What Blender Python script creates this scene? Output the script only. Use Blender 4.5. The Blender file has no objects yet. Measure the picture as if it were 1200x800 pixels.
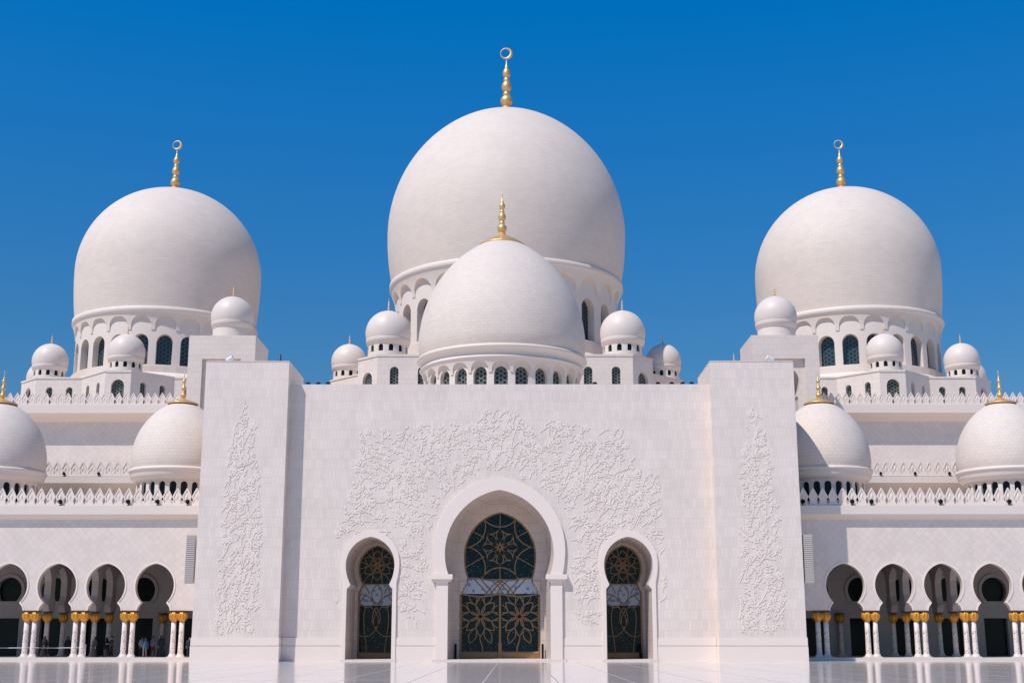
import bpy, math, random
from mathutils import Vector
RAD = math.radians
random.seed(7)
S = bpy.context.scene
COL = S.collection

# ---------------------------------------------------------------- camera, sky, sun, exposure
cam = bpy.data.cameras.new('camera')
cam.sensor_width = 36.0
cam.lens = 45.6
cam.clip_start = 0.1
cam.clip_end = 3000
camo = bpy.data.objects.new('camera', cam)
COL.objects.link(camo)
camo.location = (1.294, -104.0, 1.65)
camo.rotation_euler = (RAD(90 + 12.94), 0, RAD(0.15))
S.camera = camo

SUN_EL, SUN_AZ = 56.0, 46.0          # sun stands to the left behind the camera
world = bpy.data.worlds.new("World")
S.world = world
world.use_nodes = True
wn = world.node_tree
wn.nodes.clear()
sky = wn.nodes.new('ShaderNodeTexSky')
sky.sky_type = 'NISHITA'
sky.sun_disc = False
sky.sun_elevation = RAD(SUN_EL)
sky.sun_rotation = RAD(180 + SUN_AZ)
sky.altitude = 0
sky.air_density = 1.0
sky.dust_density = 0.0
sky.ozone_density = 3.0
hs = wn.nodes.new('ShaderNodeHueSaturation')
hs.inputs['Hue'].default_value = 0.503
hs.inputs['Saturation'].default_value = 1.455
hs.inputs['Value'].default_value = 1.0
bg = wn.nodes.new('ShaderNodeBackground')
bg.inputs['Strength'].default_value = 0.12
wo = wn.nodes.new('ShaderNodeOutputWorld')
wn.links.new(sky.outputs[0], hs.inputs['Color'])
# deep dry-air sky: a little darker towards the horizon than the clear-air model
wtc = wn.nodes.new('ShaderNodeTexCoord')
wsep = wn.nodes.new('ShaderNodeSeparateXYZ')
wn.links.new(wtc.outputs['Generated'], wsep.inputs[0])
wmr = wn.nodes.new('ShaderNodeMapRange')
for _k, _v in (('From Min', 0.15), ('From Max', 0.47), ('To Min', 0.56), ('To Max', 1.12)):
    wmr.inputs[_k].default_value = _v
wn.links.new(wsep.outputs['Z'], wmr.inputs['Value'])
wn.links.new(wmr.outputs[0], hs.inputs['Value'])
wn.links.new(hs.outputs[0], bg.inputs['Color'])
wn.links.new(bg.outputs[0], wo.inputs['Surface'])

sun = bpy.data.lights.new('sun', 'SUN')
sun.energy = 3.6
sun.angle = RAD(0.5)
sun.color = (1.0, 0.965, 0.93)
suno = bpy.data.objects.new('sun', sun)
COL.objects.link(suno)
suno.rotation_euler = (RAD(90 - SUN_EL), 0, RAD(-SUN_AZ))
suno.location = (-60, -120, 120)

S.view_settings.view_transform = 'Standard'
S.view_settings.look = 'None'
S.view_settings.exposure = 0.16
S.view_settings.gamma = 1.0

# ---------------------------------------------------------------- materials
def nt(name):
    m = bpy.data.materials.new(name)
    m.use_nodes = True
    t = m.node_tree
    b = t.nodes['Principled BSDF']
    return m, t, b

def setin(b, **k):
    for a, v in k.items():
        a = a.replace('_', ' ')
        if a in b.inputs:
            b.inputs[a].default_value = v

def math_node(t, op, a, b=None):
    n = t.nodes.new('ShaderNodeMath')
    n.operation = op
    for i, v in enumerate((a, b)):
        if v is None:
            continue
        if hasattr(v, 'links'):
            t.links.new(v, n.inputs[i])
        else:
            n.inputs[i].default_value = v
    return n.outputs[0]

def plain(name, col, rough=0.5, metal=0.0, spec=0.5):
    m, t, b = nt(name)
    setin(b, Base_Color=(*col, 1), Roughness=rough, Metallic=metal, Specular_IOR_Level=spec)
    return m

def marble(name, col, bw, bh, mode='obj', mortar=0.014, var=0.93, dark=0.72, rough=0.38, offset=0.5, rot=0.0, noise_amt=0.10):
    m, t, b = nt(name)
    tc = t.nodes.new('ShaderNodeTexCoord')
    comb = t.nodes.new('ShaderNodeCombineXYZ')
    if mode == 'uv':
        src = tc.outputs['UV']
        vec = src
    else:
        sep = t.nodes.new('ShaderNodeSeparateXYZ')
        t.links.new(tc.outputs['Object'], sep.inputs[0])
        u = math_node(t, 'ADD', sep.outputs['X'], math_node(t, 'MULTIPLY', sep.outputs['Y'], 0.5 if rot == 0 else 1.0))
        t.links.new(u, comb.inputs['X'])
        t.links.new(sep.outputs['Y' if mode == 'ground' else 'Z'], comb.inputs['Y'])
        if mode == 'ground':
            t.links.new(sep.outputs['X'], comb.inputs['X'])
        vec = comb.outputs[0]
    if rot:
        mp = t.nodes.new('ShaderNodeMapping')
        mp.inputs['Rotation'].default_value = (0, 0, rot)
        t.links.new(vec, mp.inputs['Vector'])
        vec = mp.outputs[0]
    br = t.nodes.new('ShaderNodeTexBrick')
    br.offset = offset
    br.inputs['Scale'].default_value = 1.0
    br.inputs['Brick Width'].default_value = bw
    br.inputs['Row Height'].default_value = bh
    br.inputs['Mortar Size'].default_value = mortar
    br.inputs['Mortar Smooth'].default_value = 0.2
    br.inputs['Bias'].default_value = -0.3
    br.inputs['Color1'].default_value = (*col, 1)
    br.inputs['Color2'].default_value = (*[c * var for c in col], 1)
    br.inputs['Mortar'].default_value = (*[c * dark for c in col], 1)
    t.links.new(vec, br.inputs['Vector'])
    nz = t.nodes.new('ShaderNodeTexNoise')
    nz.inputs['Scale'].default_value = 0.35
    nz.inputs['Detail'].default_value = 6
    nz.inputs['Roughness'].default_value = 0.65
    t.links.new(tc.outputs['Object'], nz.inputs['Vector'])
    mr = t.nodes.new('ShaderNodeMapRange')
    mr.inputs['From Min'].default_value = 0.3
    mr.inputs['From Max'].default_value = 0.7
    mr.inputs['To Min'].default_value = 1.0 - noise_amt
    mr.inputs['To Max'].default_value = 1.0
    t.links.new(nz.outputs['Fac'], mr.inputs['Value'])
    mx = t.nodes.new('ShaderNodeMix')
    mx.data_type = 'RGBA'
    mx.blend_type = 'MULTIPLY'
    mx.inputs['Factor'].default_value = 1.0
    t.links.new(br.outputs['Color'], mx.inputs[6])
    t.links.new(mr.outputs[0], mx.inputs[7])
    t.links.new(mx.outputs[2], b.inputs['Base Color'])
    setin(b, Roughness=rough, Specular_IOR_Level=0.35)
    return m

MARB = (0.825, 0.70, 0.61)
M_wall = marble('panelled_white_marble', [c * 1.02 for c in MARB], 0.30, 0.80, var=0.91, mortar=0.012, dark=0.82, noise_amt=0.12)
M_block = marble('block_white_marble', (0.79, 0.67, 0.58), 0.9, 0.62, var=0.95, mortar=0.012)
def dome_tile(name, bw, bh, mortar):
    return marble(name, (0.745, 0.622, 0.53), bw, bh, mode='uv', var=0.93, mortar=mortar, dark=0.80, noise_amt=0.06, rough=0.7)
M_dome = dome_tile('large_dome_tile', 1.1, 0.36, 0.014)
M_dome_mid = dome_tile('front_dome_tile', 0.62, 0.30, 0.012)
M_dome_small = dome_tile('arcade_dome_tile', 0.40, 0.30, 0.012)
M_smooth = plain('smooth_white_stone', (0.75, 0.64, 0.555), 0.55, 0, 0.3)
M_gloss = plain('polished_white_stone', (0.71, 0.60, 0.525), 0.48, 0, 0.35)
M_trim = plain('white_trim_stone', (0.835, 0.705, 0.615), 0.5, 0, 0.3)
M_diamond = marble('diamond_tile_marble', (0.805, 0.68, 0.595), 0.50, 0.50, var=0.915, mortar=0.014, dark=0.84, offset=0.0, rot=RAD(45))
M_relief = plain('carved_white_marble', MARB, 0.5, 0, 0.3)
M_lining_shade = marble('shade_darkened_lining_marble', (0.68, 0.575, 0.505), 0.9, 0.8, var=0.95, mortar=0.02)  # same white marble as the walls, colour darkened to paint in reveal shade
M_crest = plain('carved_parapet_stone', (0.79, 0.67, 0.585), 0.6)
M_inside_shade = marble('shade_darkened_arcade_marble', (0.45, 0.405, 0.385), 1.0, 1.0, var=0.94, mortar=0.01)  # white marble with the shade of the arcade interior put into its colour
M_gold = plain('gold_leaf', (0.80, 0.49, 0.20), 0.45, 0.6)
M_capgold = plain('gilded_palm_leaves', (0.70, 0.32, 0.045), 0.42, 0.5)
M_bronze = plain('bronze_tracery', (0.32, 0.185, 0.09), 0.45, 0.5)
M_black = plain('black_metal', (0.006, 0.006, 0.007), 0.8, 0, 0.15)
M_white = plain('white_metal', (0.75, 0.75, 0.74), 0.4)

def m_glass(name, base, dotcol, scale, thr, rough=0.12):
    m, t, b = nt(name)
    tc = t.nodes.new('ShaderNodeTexCoord')
    vo = t.nodes.new('ShaderNodeTexVoronoi')
    vo.inputs['Scale'].default_value = scale
    t.links.new(tc.outputs['Object'], vo.inputs['Vector'])
    lt = math_node(t, 'LESS_THAN', vo.outputs['Distance'], thr)
    mx = t.nodes.new('ShaderNodeMix')
    mx.data_type = 'RGBA'
    mx.inputs[6].default_value = (*base, 1)
    mx.inputs[7].default_value = (*dotcol, 1)
    t.links.new(lt, mx.inputs['Factor'])
    t.links.new(mx.outputs[2], b.inputs['Base Color'])
    setin(b, Roughness=rough, Specular_IOR_Level=0.18)
    return m
M_glass = m_glass('dark_teal_glass', (0.003, 0.016, 0.026), (0.05, 0.16, 0.24), 5.0, 0.20)
M_bluepane = m_glass('pale_blue_glass', (0.46, 0.52, 0.60), (0.16, 0.28, 0.46), 2.1, 0.30, 0.2)
M_darkpane = plain('dark_window_glass', (0.005, 0.014, 0.018), 0.2, 0, 0.15)

def m_lattice(name, s, w, line, base):
    """gold-grey star lattice of three line families over dark glass, in the pane's own UVs (metres)"""
    m, t, b = nt(name)
    tc = t.nodes.new('ShaderNodeTexCoord')
    sep = t.nodes.new('ShaderNodeSeparateXYZ')
    t.links.new(tc.outputs['UV'], sep.inputs[0])
    acc = None
    for k, a in enumerate((0, 60, 120)):
        p = math_node(t, 'ADD', math_node(t, 'MULTIPLY', sep.outputs['X'], math.cos(RAD(a)) / s),
                      math_node(t, 'MULTIPLY', sep.outputs['Y'], math.sin(RAD(a)) / s))
        fr = math_node(t, 'FRACT', math_node(t, 'ADD', p, 100.0))
        d = math_node(t, 'ABSOLUTE', math_node(t, 'SUBTRACT', fr, 0.5))
        l = math_node(t, 'LESS_THAN', d, w)
        acc = l if acc is None else math_node(t, 'MAXIMUM', acc, l)
    mx = t.nodes.new('ShaderNodeMix')
    mx.data_type = 'RGBA'
    mx.inputs[6].default_value = (*base, 1)
    mx.inputs[7].default_value = (*line, 1)
    t.links.new(acc, mx.inputs['Factor'])
    t.links.new(mx.outputs[2], b.inputs['Base Color'])
    rr = math_node(t, 'ADD', math_node(t, 'MULTIPLY', acc, 0.4), 0.12)
    t.links.new(rr, b.inputs['Roughness'])
    return m
M_lat = m_lattice('lattice_window', 0.36, 0.08, (0.20, 0.19, 0.14), (0.010, 0.028, 0.034))
M_latbig = m_lattice('lattice_drum_window', 0.50, 0.055, (0.085, 0.10, 0.095), (0.010, 0.032, 0.042))

def m_inlay():
    m, t, b = nt('flower_inlaid_marble')
    tc = t.nodes.new('ShaderNodeTexCoord')
    mp = t.nodes.new('ShaderNodeMapping')
    mp.inputs['Scale'].default_value = (1, 1, 0.75)
    t.links.new(tc.outputs['Object'], mp.inputs['Vector'])
    vo = t.nodes.new('ShaderNodeTexVoronoi')
    vo.inputs['Scale'].default_value = 8.5
    t.links.new(mp.outputs[0], vo.inputs['Vector'])
    lt = math_node(t, 'LESS_THAN', vo.outputs['Distance'], 0.27)
    sep = t.nodes.new('ShaderNodeSeparateXYZ')
    t.links.new(tc.outputs['Object'], sep.inputs[0])
    low = math_node(t, 'LESS_THAN', sep.outputs['Z'], 2.15)
    fac = math_node(t, 'MULTIPLY', lt, low)
    mx = t.nodes.new('ShaderNodeMix')
    mx.data_type = 'RGBA'
    mx.inputs[6].default_value = (0.82, 0.70, 0.62, 1)
    mx.inputs[7].default_value = (0.10, 0.07, 0.08, 1)
    t.links.new(fac, mx.inputs['Factor'])
    t.links.new(mx.outputs[2], b.inputs['Base Color'])
    setin(b, Roughness=0.25)
    return m
M_inlay = m_inlay()

def m_floor():
    m, t, b = nt('polished_courtyard_marble')
    tc = t.nodes.new('ShaderNodeTexCoord')
    br = t.nodes.new('ShaderNodeTexBrick')
    br.offset = 0.0
    br.inputs['Scale'].default_value = 1.0
    br.inputs['Brick Width'].default_value = 3.0
    br.inputs['Row Height'].default_value = 3.0
    br.inputs['Mortar Size'].default_value = 0.035
    c = (0.78, 0.67, 0.60)
    br.inputs['Color1'].default_value = (*c, 1)
    br.inputs['Color2'].default_value = (*[x * 0.93 for x in c], 1)
    br.inputs['Mortar'].default_value = (*[x * 0.55 for x in c], 1)
    t.links.new(tc.outputs['Object'], br.inputs['Vector'])
    t.links.new(br.outputs['Color'], b.inputs['Base Color'])
    mp = t.nodes.new('ShaderNodeMapping')
    mp.inputs['Scale'].default_value = (0.05, 1.5, 1)
    t.links.new(tc.outputs['Object'], mp.inputs['Vector'])
    nz = t.nodes.new('ShaderNodeTexNoise')
    nz.inputs['Scale'].default_value = 1.0
    nz.inputs['Detail'].default_value = 5
    t.links.new(mp.outputs[0], nz.inputs['Vector'])
    mr = t.nodes.new('ShaderNodeMapRange')
    mr.inputs['To Min'].default_value = 0.05
    mr.inputs['To Max'].default_value = 0.16
    t.links.new(nz.outputs['Fac'], mr.inputs['Value'])
    t.links.new(math_node(t, 'ADD', mr.outputs[0], math_node(t, 'MULTIPLY', br.outputs['Fac'], 0.45)), b.inputs['Roughness'])
    bp = t.nodes.new('ShaderNodeBump')
    bp.inputs['Strength'].default_value = 0.10
    bp.inputs['Distance'].default_value = 0.05
    t.links.new(nz.outputs['Fac'], bp.inputs['Height'])
    t.links.new(bp.outputs[0], b.inputs['Normal'])
    setin(b, Specular_IOR_Level=0.5, IOR=1.5)
    return m
M_floor = m_floor()

# ---------------------------------------------------------------- mesh helpers
class MB:
    def __init__(s):
        s.v, s.f, s.uv, s.sm = [], [], [], []
    def face(s, pts, uv=None, smooth=False):
        i = len(s.v)
        s.v.extend(pts)
        s.f.append(tuple(range(i, i + len(pts))))
        s.uv.append(uv)
        s.sm.append(smooth)
    def grid(s, rows, uvs=None, smooth=True, close=False):
        """rows of equal-length point lists; shared vertices"""
        base = len(s.v)
        n = len(rows[0])
        for r in rows:
            s.v.extend(r)
        for i in range(len(rows) - 1):
            for j in range(n if close else n - 1):
                k = (j + 1) % n
                s.f.append((base + i * n + j, base + i * n + k, base + (i + 1) * n + k, base + (i + 1) * n + j))
                if uvs:
                    a, b_ = uvs[i], uvs[i + 1]
                    s.uv.append([a[j], a[j + 1], b_[j + 1], b_[j]])
                else:
                    s.uv.append(None)
                s.sm.append(smooth)
    def box(s, x0, x1, y0, y1, z0, z1):
        p = [(x, y, z) for z in (z0, z1) for y in (y0, y1) for x in (x0, x1)]
        for f in ((0, 2, 3, 1), (4, 5, 7, 6), (0, 1, 5, 4), (2, 6, 7, 3), (0, 4, 6, 2), (1, 3, 7, 5)):
            s.face([p[i] for i in f])
    def lathe(s, prof, n=64, smooth=True, cx=0, cy=0, uvr=None, lobes=0, lob=0.0, a0=0.0, a1=2 * math.pi):
        rows, uvs, acc = [], [], 0.0
        for i, (r, z) in enumerate(prof):
            if i:
                acc += math.hypot(r - prof[i - 1][0], z - prof[i - 1][1])
            row, ur = [], []
            for j in range(n + 1):
                a = a0 + (a1 - a0) * j / n
                rr = r * (1 + lob * abs(math.sin(lobes * a / 2))) if lobes else r
                row.append((cx + rr * math.sin(a), cy - rr * math.cos(a), z))
                ur.append((a * (uvr or 1.0), acc))
            rows.append(row)
            uvs.append(ur)
        s.grid(rows, uvs, smooth)
    def tube(s, pts, rads, n=8, smooth=True):
        rows = []
        for i, p in enumerate(pts):
            p = Vector(p)
            d = (Vector(pts[min(i + 1, len(pts) - 1)]) - Vector(pts[max(i - 1, 0)])).normalized()
            a = Vector((0, 0, 1)) if abs(d.z) < 0.9 else Vector((1, 0, 0))
            u = d.cross(a).normalized()
            w = d.cross(u)
            r = rads[i] if isinstance(rads, (list, tuple)) else rads
            rows.append([tuple(p + u * (r * math.cos(2 * math.pi * k / n)) + w * (r * math.sin(2 * math.pi * k / n))) for k in range(n)])
        s.grid(rows, None, smooth, close=True)
        s.face(rows[0][::-1])
        s.face(rows[-1])
    def build(s, name, mat, parent=None, shift=(0, 0, 0), loc=None):
        me = bpy.data.meshes.new(name)
        sx, sy, sz = shift
        me.from_pydata([(a - sx, b_ - sy, c - sz) for a, b_, c in s.v], [], s.f)
        me.polygons.foreach_set('use_smooth', s.sm)
        ul = me.uv_layers.new(name='UVMap')
        k = 0
        for i, p in enumerate(s.f):
            u = s.uv[i]
            for j in range(len(p)):
                ul.data[k].uv = u[j] if u else (s.v[p[j]][0], s.v[p[j]][2])
                k += 1
        me.materials.append(mat)
        me.update()
        me.validate()
        o = bpy.data.objects.new(name, me)
        COL.objects.link(o)
        if parent is not None:
            o.parent = parent
        if loc is not None:
            o.location = loc
        return o

def tag(o, label=None, cat=None, group=None, kind=None):
    if label: o['label'] = label
    if cat: o['category'] = cat
    if group: o['group'] = group
    if kind: o['kind'] = kind
    return o

def thing(name, loc, label, cat, group=None, rz=0):
    o = bpy.data.objects.new(name, None)
    COL.objects.link(o)
    o.location = loc
    o.rotation_euler = (0, 0, rz)
    o.empty_display_size = 0.5
    return tag(o, label, cat, group)

KIDS = {}
def kids(o):
    return [c for c in COL.objects if c.parent == o]
def copy_tree(o, parent=None, tree=None):
    """copy of a thing with copies of its parts and their sub-parts"""
    tree = tree if tree is not None else snapshot(o)
    c = o.copy()
    COL.objects.link(c)
    if parent is not None:
        c.parent = parent
    for ch, sub in tree:
        copy_tree(ch, c, sub)
    return c
def snapshot(o):
    return [(c, snapshot(c)) for c in o.children]

# half-width outlines (w, z), bottom to apex
def lobe(hw, zc, apex, neck_z, neck_w, nl=9, nu=18):
    H = apex - zc
    e = max(0.0, (H * H - hw * hw) / (2 * hw))
    out = []
    a, sdn = hw - neck_w, zc - neck_z
    Rl = (a * a + sdn * sdn) / (2 * a)
    for i in range(nl):
        s = sdn * (1 - i / nl)
        out.append((math.sqrt(max(Rl * Rl - s * s, 0)) - (Rl - hw), zc - s))
    for i in range(nu + 1):
        t = i / nu
        ang = t * (math.acos(e / (hw + e)) if e > 0 else math.pi / 2)
        x = (hw + e) * math.cos(ang) - e
        z = zc + (hw + e) * math.sin(ang)
        out.append((max(x, 0.0), z))
    out[-1] = (0.0, out[-1][1])
    return out

def round_arch(hw, z0, apex, nu=10, pt=1.0):
    zc = apex - hw * pt
    out = [(hw, z0)]
    for i in range(nu + 1):
        a = math.pi / 2 * i / nu
        out.append((hw * math.cos(a) if i < nu else 0.0, zc + hw * pt * math.sin(a)))
    return out

def bay(mb, mp, u0, u1, uc, z0, z1, rows, depth=0.0, ns=1, z_rows=None, reveal=True):
    """a wall bay from u0 to u1, z0 to z1, pierced by the opening outline rows (w, z); mp(u, z, d) places a point"""
    R_ = list(rows)
    if R_[0][1] > z0 + 1e-6:
        R_ = [(0.0, z0), (0.0, R_[0][1])] + R_
    if R_[-1][1] < z1 - 1e-6:
        if R_[-1][0] > 0:
            R_.append((0.0, R_[-1][1]))
        R_ = R_ + [(0.0, z1)]
    def strip(a0, b0, a1, b1, za, zb):
        if abs(b0 - a0) < 1e-6 and abs(b1 - a1) < 1e-6:
            return
        for k in range(ns):
            f, g = k / ns, (k + 1) / ns
            p = [(a0 + (b0 - a0) * f, za), (a0 + (b0 - a0) * g, za), (a1 + (b1 - a1) * g, zb), (a1 + (b1 - a1) * f, zb)]
            mb.face([mp(u, z, 0.0) for u, z in p])
    for (w0, za), (w1, zb) in zip(R_, R_[1:]):
        if zb - za > 1e-6:
            strip(u0, uc - w0, u0, uc - w1, za, zb)
            strip(uc + w0, u1, uc + w1, u1, za, zb)
        if reveal and depth and (w0 > 0 or w1 > 0):
            for sg in (-1, 1):
                q = [mp(uc + sg * w0, za, 0.0), mp(uc + sg * w1, zb, 0.0), mp(uc + sg * w1, zb, depth), mp(uc + sg * w0, za, depth)]
                mb.face(q if sg < 0 else q[::-1])

def loft(mb, A, fa, B, fb):
    """skin between two half outlines of equal length, mirrored; fa / fb place (u, z)"""
    for i in range(len(A) - 1):
        for sg in (-1, 1):
            q = [fa(sg * A[i][0], A[i][1]), fa(sg * A[i + 1][0], A[i + 1][1]), fb(sg * B[i + 1][0], B[i + 1][1]), fb(sg * B[i][0], B[i][1])]
            mb.face(q if sg < 0 else q[::-1])

def pane(mb, rows, f):
    for (w0, za), (w1, zb) in zip(rows, rows[1:]):
        if zb - za > 1e-6:
            pts = [(-w0, za), (w0, za), (w1, zb), (-w1, zb)]
            mb.face([f(u, z) for u, z in pts], uv=pts)

def arc_pts(cx, cz, r, a0, a1, n=14, rz=None):
    rz = r if rz is None else rz
    return [(cx + r * math.cos(RAD(a0 + (a1 - a0) * i / n)), cz + rz * math.sin(RAD(a0 + (a1 - a0) * i / n))) for i in range(n + 1)]

def bez(p0, p1, p2, p3, n=12):
    o = []
    for i in range(n + 1):
        t = i / n
        a, b_, c, d = (1 - t) ** 3, 3 * t * (1 - t) ** 2, 3 * t * t * (1 - t), t ** 3
        o.append((a * p0[0] + b_ * p1[0] + c * p2[0] + d * p3[0], a * p0[1] + b_ * p1[1] + c * p2[1] + d * p3[1]))
    return o

def ribbon(mb, pts, w, y, h):
    w = w * 1.05
    """a flat bar of width w along pts (x, z), standing h proud (towards -y) of plane y"""
    rows = []
    for i, p in enumerate(pts):
        a, b_ = pts[max(i - 1, 0)], pts[min(i + 1, len(pts) - 1)]
        dx, dz = b_[0] - a[0], b_[1] - a[1]
        L = math.hypot(dx, dz) or 1.0
        nx, nz = -dz / L * w / 2, dx / L * w / 2
        rows.append([(p[0] - nx, y, p[1] - nz), (p[0] - nx * .7, y - h, p[1] - nz * .7), (p[0] + nx * .7, y - h, p[1] + nz * .7), (p[0] + nx, y, p[1] + nz)])
    mb.grid(rows, None, False)

# ---------------------------------------------------------------- ground
mb = MB()
mb.face([(-260, -230, 0), (260, -230, 0), (260, 160, 0), (-260, 160, 0)])
tag(mb.build('courtyard_floor', M_floor), 'polished white marble courtyard floor mirroring the facade', 'floor', kind='structure')
mb = MB()
mb.face([(-3000, -3000, -0.5), (3000, -3000, -0.5), (3000, 3000, -0.5), (-3000, 3000, -0.5)])
tag(mb.build('ground', plain('sandy_ground', (0.34, 0.29, 0.23), 0.9)), 'pale sandy ground beyond the mosque', 'ground', kind='structure')

# ---------------------------------------------------------------- entrance portal
PX0, PX1, PTOP, WTOP, WY = 17.24, 24.05, 23.85, 22.2, 1.2
portal = thing('entrance_portal', (0, 0, 0), 'broad white marble entrance portal with three arched doors and carved flowering vines', 'portal')

def clip_rows(seq):
    return seq

C_open = [(4.08, 0.0), (4.08, 6.45), (4.02, 6.46)] + lobe(4.36, 8.4, 13.48, 6.7, 4.05)
C_out = [(5.02, 0.0), (5.02, 6.45), (5.05, 6.46)] + lobe(5.28, 8.75, 14.5, 6.7, 5.06)
C_ring = [(3.78, 0.0), (3.78, 6.45), (3.74, 6.46)] + lobe(3.90, 8.5, 13.1, 6.7, 3.62)
C_glz = [(3.36, 0.0), (3.36, 5.4), (2.76, 6.46)] + lobe(3.04, 8.5, 12.15, 6.7, 2.76)
S_open = [(1.82, 0.0), (1.82, 5.6), (1.60, 5.85)] + lobe(1.95, 7.5, 9.72, 5.98, 1.56)
S_out = [(2.14, 0.0), (2.14, 5.75), (2.14, 6.0)] + lobe(2.34, 7.65, 10.25, 6.15, 2.14)
S_ring = [(1.72, 0.0), (1.72, 5.6), (1.52, 5.85)] + lobe(1.82, 7.45, 9.6, 5.98, 1.48)
S_glz = [(1.52, 0.0), (1.52, 5.5), (1.24, 6.1)] + lobe(1.56, 7.55, 9.4, 6.25, 1.24)
SX = 10.33
pf = lambda yy, xc=0.0: (lambda u, z: (xc + u, yy, z))

mb = MB()
wm = lambda u, z, d: (u, WY + d, z)
bay(mb, wm, -PX0, -6.9, -SX, 0, WTOP, S_open, 0)
bay(mb, wm, -6.9, 6.9, 0, 0, WTOP, C_open, 0)
bay(mb, wm, 6.9, PX0, SX, 0, WTOP, S_open, 0)
mb.face([(-PX0, WY, WTOP), (PX0, WY, WTOP), (PX0, WY + 0.6, WTOP), (-PX0, WY + 0.6, WTOP)])
mb.face([(-PX0, WY + 0.6, WTOP), (PX0, WY + 0.6, WTOP), (PX0, WY + 0.6, 21.5), (-PX0, WY + 0.6, 21.5)])
front = mb.build('front_wall', M_wall, portal)
mb = MB()
mb.box(-PX0 + .01, PX0 - .01, WY + 0.61, 38, 21.0, 21.6)
mb.build('flat_roof', M_smooth, portal)
mb = MB()
mb.box(-23.9, 23.9, 7.6, 38, 0, 20.99)
mb.build('hall_body', M_block, portal)

pylons = []
for sg in (-1, 1):
    mb = MB()
    x0, x1 = sorted((sg * PX0, sg * PX1))
    mb.box(x0, x1, 0, 7.3, 0, PTOP)
    mb.box(x0 + .05 if sg < 0 else x0 - .02, x1 + .02 if sg < 0 else x1 - .05, -0.03, 7.32, PTOP, PTOP + 0.06)
    py = mb.build('pylon', M_wall, portal)
    pylons.append(py)
    mb = MB()
    mb.box(x0 - .07, x1 + .07, -0.09, 7.4, 0, 1.17)
    mb.box(x0 - .05, x1 + .05, -0.07, 7.38, 1.21, 1.82)
    mb.build('plinth', M_trim, py)
for a, b_ in ((-PX0 + .08, -SX - 2.14), (-SX + 2.14, -5.03), (5.03, SX - 2.14), (SX + 2.14, PX0 - .08)):
    mb = MB()
    mb.box(a, b_, WY - 0.09, WY, 0, 1.17)
    mb.box(a, b_, WY - 0.07, WY, 1.21, 1.82)
    mb.build('plinth', M_trim, front)

# doorways: lining, raised frame, doors with tracery
def doorway(xc, o_open, o_out, o_ring, o_glz, dring, dglz, proud):
    mb = MB()
    o_in = [(max(w - .11, 0.0), z - (.13 if w == 0 else .0)) for w, z in o_ring]
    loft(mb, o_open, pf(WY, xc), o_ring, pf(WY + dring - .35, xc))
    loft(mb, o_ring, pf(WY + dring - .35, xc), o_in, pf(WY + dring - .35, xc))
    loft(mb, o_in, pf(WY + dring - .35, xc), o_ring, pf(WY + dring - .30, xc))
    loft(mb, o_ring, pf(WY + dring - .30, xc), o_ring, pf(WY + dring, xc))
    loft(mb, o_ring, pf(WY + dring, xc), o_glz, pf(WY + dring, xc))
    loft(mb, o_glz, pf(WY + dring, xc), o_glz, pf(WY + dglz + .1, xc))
    lin = mb.build('doorway_lining', M_lining_shade, portal)
    mb = MB()
    loft(mb, o_out, pf(WY, xc), o_out, pf(WY - proud, xc))
    loft(mb, o_out, pf(WY - proud, xc), o_open, pf(WY - proud, xc))
    loft(mb, o_open, pf(WY - proud, xc), o_open, pf(WY, xc))
    mb.build('arch_surround', M_trim, portal)
    return lin
lin = doorway(0, C_open, C_out, C_ring, C_glz, 4.7, 5.2, 0.22)
for sg in (-1, 1):
    mb = MB()
    for a, b_, z0, z1, pr in ((3.72, 5.42, 6.36, 6.74, .46), (3.84, 5.30, 6.18, 6.36, .36)):
        x0, x1 = sorted((sg * a, sg * b_))
        mb.box(x0, x1, WY - pr, WY + .6, z0, z1)
    mb.build('impost_block', M_trim, portal)
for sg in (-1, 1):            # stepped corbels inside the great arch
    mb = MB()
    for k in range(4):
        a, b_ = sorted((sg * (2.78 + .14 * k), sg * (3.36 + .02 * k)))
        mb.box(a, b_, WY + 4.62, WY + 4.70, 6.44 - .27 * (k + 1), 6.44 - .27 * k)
    mb.build('stepped_corbel', M_lining_shade, portal)
for sg in (-1, 1):
    doorway(sg * SX, S_open, S_out, S_ring, S_glz, 5.1, 5.5, 0.15)
mb = MB()
mb.box(-5.3, 5.3, WY - .5, WY + 5.6, 0, 0.15)
for sg in (-1, 1):
    mb.box(sg * SX - 2.2, sg * SX + 2.2, WY - .3, WY + 5.6, 0, 0.15)
mb.build('threshold_step', M_gloss, portal)

def round_clip(pts, rows_f):
    return [p for p in pts if rows_f(p)]

def split_inside(pts, inside):
    """runs of consecutive points that lie inside"""
    runs, cur = [], []
    for p in pts:
        if inside(p):
            cur.append(p)
        else:
            if len(cur) > 1: runs.append(cur)
            cur = []
    if len(cur) > 1: runs.append(cur)
    return runs

def width_at(rows, z):
    for (w0, za), (w1, zb) in zip(rows, rows[1:]):
        if za <= z <= zb and zb > za:
            return w0 + (w1 - w0) * (z - za) / (zb - za)
    return 0.0

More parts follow.
